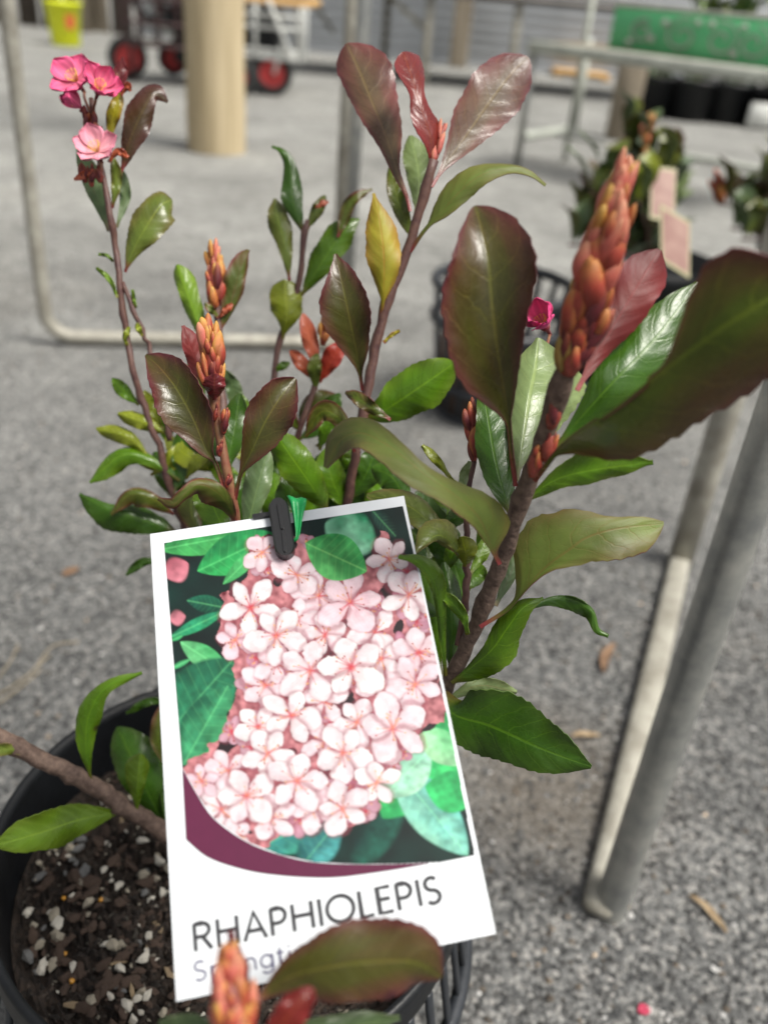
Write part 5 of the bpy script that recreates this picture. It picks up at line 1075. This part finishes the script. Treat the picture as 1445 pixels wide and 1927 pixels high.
# garden bench with green panel and scroll work, right
bl = G(962, 316); zb = .475
gb = empty('wrought_iron_bench', bl, 'white iron garden bench with green back panel and scrolls', 'bench')
def onz(u, v, z): return G(u, v, z)
b0, b1 = onz(1005, 88, zb), onz(1500, 152, zb)
bd = (b1-b0)/np.linalg.norm(b1-b0); bn = np.cross(zz, bd)
IRON = mat('weathered_white_iron', (0.40, 0.42, 0.37), .6, var=.2, vscale=16, bump=.2)
V, Fc = bar_geo(b0-bd*.02, b1, .05, .045, .005); part('front_rail', gb, V, Fc, IRON)
for k in range(4):
    V, Fc = bar_geo(b0+bn*(.09+.09*k)+zz*.01, b1+bn*(.09+.09*k)+zz*.01, .07, .02, .004); part('seat_slat', gb, V, Fc, TIMBER)
for (pt, rr2, mm) in ((b0, .016, GALV), (b0+bd*.0+bn*.40, .014, IRON)):
    p_ = np.array([pt[0], pt[1], 0]); V, Fc = tube_geo([p_, p_+zz*(zb if pt is b0 else .9)], rr2, 10); part('leg', gb, V, Fc, mm)
pp = G(1163, 262); V, Fc = bar_geo(np.array([pp[0], pp[1], 0]), np.array([pp[0], pp[1], zb+.1]), .14, .14, .01)
tag(part('timber_leg_post', None, V, Fc, TIMBER), 'thick square timber post under the green bench', 'post')
la, lb = G(985, 256, .02), G(1076, 241, .02); V, Fc = bar_geo(la, lb, .05, .03, .004); part('floor_rail', gb, V, Fc, IRON)
la, lb = G(1045, 252, .02), G(1140, 272, .02); V, Fc = bar_geo(la, lb, .02, .02, .003); part('floor_rail', gb, V, Fc, GALV)
lb2 = G(1076, 245); V, Fc = tube_geo([np.array([lb2[0], lb2[1], 0]), np.array([lb2[0], lb2[1], zb])], .03, 10); part('leg', gb, V, Fc, IRON)
la, lb = G(1278, 292, .02), G(1500, 330, .02); V, Fc = bar_geo(la, lb, .035, .025, .004)
part('floor_rail', gb, V, Fc, IRON)
g0, g1 = onz(1140, 90, zb+.02)+bn*.02, onz(1500, 136, zb+.02)+bn*.02
PN = mat('green_panel', (0.12, 0.52, 0.23), .5, var=.12, vscale=8)
V, Fc = bar_geo(g0+zz*.074, g1+zz*.074, .012, .148, .002); part('back_panel', gb, V, Fc, PN)
V, Fc = bar_geo(g0+zz*.156-bn*.004, g1+zz*.156-bn*.004, .02, .014, .003); part('top_rail', gb, V, Fc, IRON)
def scroll(c, r, turns, sgn, st):
    return [c+gd*(r*(1-t*.72)*math.cos(st+sgn*t*turns*6.28))+zz*(r*.8*(1-t*.72)*math.sin(st+sgn*t*turns*6.28))-bn*.012 for t in np.linspace(0, 1, 50)]
GL = np.linalg.norm(g1-g0); gd = (g1-g0)/GL
for fx, r, sg, st in ((.40, .075, 1, 1.2), (.60, .075, -1, 1.9), (.76, .07, -1, 1.5), (.18, .055, 1, 1.2)):
    V, Fc = tube_geo(scroll(g0+gd*GL*fx+zz*.072, r, 1.3, sg, st), .0045, 8); part('scroll', gb, V, Fc, IRON)
for fx, fz in ((.30, .11), (.47, .12), (.54, .12), (.24, .05), (.12, .03), (.68, .03), (.70, .12)):
    V, Fc = lathe_geo([(0, -.014), (.012, -.008), (.015, 0), (.012, .008), (0, .014)], 10, g0+gd*GL*fx+zz*fz-bn*.016); part('rosette', gb, V, Fc, IRON)
# row of pots under that bench
for i, (u, v, r) in enumerate(((1222, 218, .16), (1290, 226, .17), (1358, 232, .16), (1430, 240, .17))):
    simple_pot('nursery_pot', G(u, v), r, .26, POT, ('black nursery pot under the green bench, next to the thick timber post', 'black nursery pot in the middle of the row under the green bench', 'black nursery pot in the middle of the row under the green bench', 'black nursery pot under the green bench, beyond the pale square tag')[i], 'row of black pots under the bench')
for i, (u, v) in enumerate(((1078, 138), (1118, 142))):
    simple_pot('nursery_pot', G(u, v)+zz*.06, .11, .22, POT, 'black pot on the pine pallet near the far wall', 'pots on the pine pallet')
a, b = G(1040, 142), G(1140, 152); pal = empty('pine_pallet', (a+b)/2, 'low pine pallet carrying two black pots near the far wall', 'pallet')
for k in range(4):
    o_ = np.array([0, -.14+.1*k, 0]); V, Fc = bar_geo(a+o_+zz*.045, b+o_+zz*.045, .085, .025, .003); part('board', pal, V, Fc, PINE)
for t in (.05, .5, .95):
    q_ = a+(b-a)*t; V, Fc = bar_geo(q_+np.array([0, -.18, .016]), q_+np.array([0, .2, .016]), .06, .032, .003); part('bearer', pal, V, Fc, PINE)
c = G(1405, 236); V, Fc = box_geo((0, 0, .09), (.17, .03, .16), None, .02); o = obj('white_tag', mesh('white_tag', V, Fc, WHITEM), None, c+np.array([0, -.22, .0])); tag(o, 'pale square tag leaning on the pots under the green bench', 'tag')

# ------------------------------------------------------------------ neighbouring shrubs in the yard
def std_leaf(kind, seed):
    n = 22; s = np.linspace(0, 1, n); r_ = np.random.default_rng(seed)
    mid = np.stack([np.zeros(n), s, .35*np.sin(s*2.2+.2)*(.4+.6*r_.random())], 1); A = np.tile((-1.0, 0, 0), (n, 1)); Bv = np.tile((0, 0, 1.0), (n, 1))
    w_ = prof(.24, n, .6, .8)+.004
    V, Fc, fm, col, uv = leaf_geo(mid, A, Bv, w_, w_, .06, .06, PAL[kind], PAL['grey' if kind in ('green', 'dgreen', 'grey', 'pale', 'oldark') else UND[kind]], True, seed, half=3, thick=.006, und=.02)
    return mesh('leaf', V, Fc, [LT, LU], fm=fm, col=col, uv=uv)
NL = {k: [std_leaf(k, i*7+3) for i in range(2)] for k in ('green', 'dgreen', 'grey', 'olive', 'oldark', 'purple', 'ygreen', 'pale', 'fresh', 'bggrey')}
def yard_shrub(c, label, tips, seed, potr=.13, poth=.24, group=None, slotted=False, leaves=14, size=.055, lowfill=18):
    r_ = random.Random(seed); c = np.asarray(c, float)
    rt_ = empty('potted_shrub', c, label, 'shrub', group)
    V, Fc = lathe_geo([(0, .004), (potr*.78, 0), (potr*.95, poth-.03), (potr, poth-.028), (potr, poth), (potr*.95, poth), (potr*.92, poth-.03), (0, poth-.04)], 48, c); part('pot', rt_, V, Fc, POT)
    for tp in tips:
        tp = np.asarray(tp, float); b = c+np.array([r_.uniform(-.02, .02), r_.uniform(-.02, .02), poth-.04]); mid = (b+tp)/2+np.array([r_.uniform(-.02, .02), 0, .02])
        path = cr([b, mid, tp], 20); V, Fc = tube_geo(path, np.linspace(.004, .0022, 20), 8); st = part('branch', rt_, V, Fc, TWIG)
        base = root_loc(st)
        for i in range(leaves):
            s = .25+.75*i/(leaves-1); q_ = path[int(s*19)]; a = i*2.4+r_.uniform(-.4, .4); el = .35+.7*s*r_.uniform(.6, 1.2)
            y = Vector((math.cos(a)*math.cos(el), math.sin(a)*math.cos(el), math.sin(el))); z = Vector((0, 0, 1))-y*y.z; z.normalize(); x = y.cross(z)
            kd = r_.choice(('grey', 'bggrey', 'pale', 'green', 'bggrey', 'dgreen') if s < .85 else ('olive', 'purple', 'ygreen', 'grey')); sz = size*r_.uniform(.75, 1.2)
            o = bpy.data.objects.new('leaf', r_.choice(NL[kd])); COL.objects.link(o); o.parent = st; Mx = Matrix.Identity(4)
            for k in range(3): Mx[k][0] = x[k]*sz; Mx[k][1] = y[k]*sz; Mx[k][2] = z[k]*sz; Mx[k][3] = q_[k]-base[k]
            o.matrix_local = Mx
    return rt_
p1 = G(1175, 705)
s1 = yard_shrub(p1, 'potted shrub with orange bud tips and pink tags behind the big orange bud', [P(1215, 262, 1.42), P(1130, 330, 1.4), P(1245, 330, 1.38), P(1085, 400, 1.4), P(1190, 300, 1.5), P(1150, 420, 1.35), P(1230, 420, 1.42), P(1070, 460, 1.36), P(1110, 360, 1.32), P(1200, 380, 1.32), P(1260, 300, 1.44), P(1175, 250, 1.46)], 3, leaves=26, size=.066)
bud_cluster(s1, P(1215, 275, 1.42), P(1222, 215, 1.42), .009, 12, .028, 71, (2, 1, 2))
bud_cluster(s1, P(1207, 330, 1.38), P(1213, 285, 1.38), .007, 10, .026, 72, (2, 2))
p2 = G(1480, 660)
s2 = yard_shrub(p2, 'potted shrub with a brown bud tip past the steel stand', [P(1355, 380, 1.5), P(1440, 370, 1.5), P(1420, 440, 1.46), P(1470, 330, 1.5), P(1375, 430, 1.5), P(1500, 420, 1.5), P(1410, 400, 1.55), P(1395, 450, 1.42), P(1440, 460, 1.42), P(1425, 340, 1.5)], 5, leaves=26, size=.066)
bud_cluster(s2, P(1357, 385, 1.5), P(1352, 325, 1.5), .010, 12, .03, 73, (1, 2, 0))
# their tags
PT = mat('pink_printed_card', (.20, .10, .085), .5, col2=(.30, .19, .155), vscale=40); CT = mat('cream_card', (.34, .32, .19), .5)
def card(pts, label, d):
    V = [P(u, v, dd) for u, v, dd in pts]; n = np.cross(np.array(V[1])-V[0], np.array(V[3])-V[0]); n /= np.linalg.norm(n)
    if n@fwd > 0: n = -n
    cen = sum(np.array(x) for x in V)/4; rt2 = empty('pink_plant_tag', cen, label, 'plant tag')
    A1 = [x for x in V]+[x-n*.0012 for x in V]; part('card', rt2, A1, [(0, 1, 2, 3), (7, 6, 5, 4), (0, 4, 5, 1), (1, 5, 6, 2), (2, 6, 7, 3), (3, 7, 4, 0)], CT, smooth=False)
    inn = [cen+(x-cen)*.88+n*.0005 for x in V]; part('printed_photo', rt2, inn, [(0, 1, 2, 3)], PT, smooth=False)
card([(1242, 384, 1.22), (1298, 418, 1.25), (1297, 524, 1.22), (1243, 490, 1.19)], 'pink and cream plant tag in the nearer background shrub', 1.2)
card([(1225, 312, 1.34), (1272, 318, 1.36), (1268, 420, 1.33), (1222, 410, 1.31)], 'second pink plant tag standing behind the cream-edged tag', 1.3)
# slotted basket pot
c = G(915, 770); bp_ = empty('slotted_basket_pot', c, 'black slotted plastic basket pot on asphalt behind the purple leaf', 'pot')
r0 = .118
for z, rr3, th in ((.23, r0, .009), (.17, r0*.96, .010), (.06, r0*.86, .008), (.006, r0*.8, .006)):
    V, Fc = tube_geo([c+np.array([rr3*math.cos(a), rr3*math.sin(a), z]) for a in np.linspace(0, 2*math.pi, 49)], th, 8, cap=False); part('ring', bp_, V, Fc, POTG)
for k in range(20):
    a = 2*math.pi*k/20; cs = np.array([math.cos(a), math.sin(a), 0]); V, Fc = bar_geo(c+cs*r0*.8, c+cs*r0+zz*.23, .012, .004, .001, tuple(cs)); part('slat', bp_, V, Fc, POTG)
V, Fc = lathe_geo([(0, .002), (r0*.79, .002), (r0*.84, .05), (r0*.9, .12), (0, .125)], 40, c); part('soil_ball', bp_, V, Fc, CHIPD)
# leafy plants on top of the green bench and far bench
def bench_plant(c, label, seed, kinds, n, size, spread, potm=POT, group=None):
    r_ = random.Random(seed); c = np.asarray(c, float); rt_ = empty('bench_plant', c, label, 'plant', group)
    V, Fc = lathe_geo([(0, .002), (.05, 0), (.065, .10), (.07, .10), (.07, .115), (.062, .115), (.06, .09), (0, .09)], 24, c); part('pot', rt_, V, Fc, potm)
    for i in range(n):
        a = r_.uniform(0, 6.28); el = r_.uniform(.2, 1.4); rr4 = spread*r_.random()
        y = Vector((math.cos(a)*math.cos(el), math.sin(a)*math.cos(el), math.sin(el))); z = Vector((0, 0, 1))-y*y.z
        z.normalize(); x = y.cross(z); sz = size*r_.uniform(.7, 1.2)
        o = bpy.data.objects.new('leaf', r_.choice(NL[r_.choice(kinds)])); COL.objects.link(o); o.parent = rt_; Mx = Matrix.Identity(4)
        ps = (y.x*rr4*.5, y.y*rr4*.5, .08+abs(y.z)*rr4)
        for k in range(3): Mx[k][0] = x[k]*sz; Mx[k][1] = y[k]*sz; Mx[k][2] = z[k]*sz; Mx[k][3] = ps[k]
        o.matrix_local = Mx
for i, fx in enumerate((.42, .58, .78)):
    bench_plant(g0+gd*GL*fx+bn*.16-zz*.02, ('lime green leafy plant on the iron bench behind the panel', 'yellow leafed plant on the iron bench behind the panel', 'dark leafed plant on the iron bench behind the panel')[i], i+2, (('ygreen', 'fresh'), ('ygreen', 'ygreen', 'pale'), ('dgreen', 'pale'))[i], 40, .10, .16)
# dark foliage over the row of pots under the bench
for i, (u, v) in enumerate(((1222, 218), (1290, 226), (1358, 232), (1430, 240))):
    g = G(u, v); rt_ = empty('low_plant', g+zz*.2, ('dark low plant in the black pot next to the thick timber post', 'dark low plant in a middle pot of the row under the green bench', 'dark low plant in a middle pot of the row under the green bench', 'dark low plant in the black pot beyond the pale square tag')[i], 'plant', 'dark plants in the pot row'); r_ = random.Random(i+90)
    for k in range(34):
        a = r_.uniform(0, 6.28); el = r_.uniform(.1, 1.3); y = Vector((math.cos(a)*math.cos(el), math.sin(a)*math.cos(el), math.sin(el))); z = Vector((0, 0, 1))-y*y.z; z.normalize(); x = y.cross(z); sz = .10*r_.uniform(.6, 1.1)
        o = bpy.data.objects.new('leaf', r_.choice(NL[r_.choice(('dgreen', 'oldark'))])); COL.objects.link(o); o.parent = rt_; Mx = Matrix.Identity(4)
        for j in range(3): Mx[j][0] = x[j]*sz; Mx[j][1] = y[j]*sz; Mx[j][2] = z[j]*sz; Mx[j][3] = (y.x*.1, y.y*.1, .0+y.z*.06)[j]
        o.matrix_local = Mx
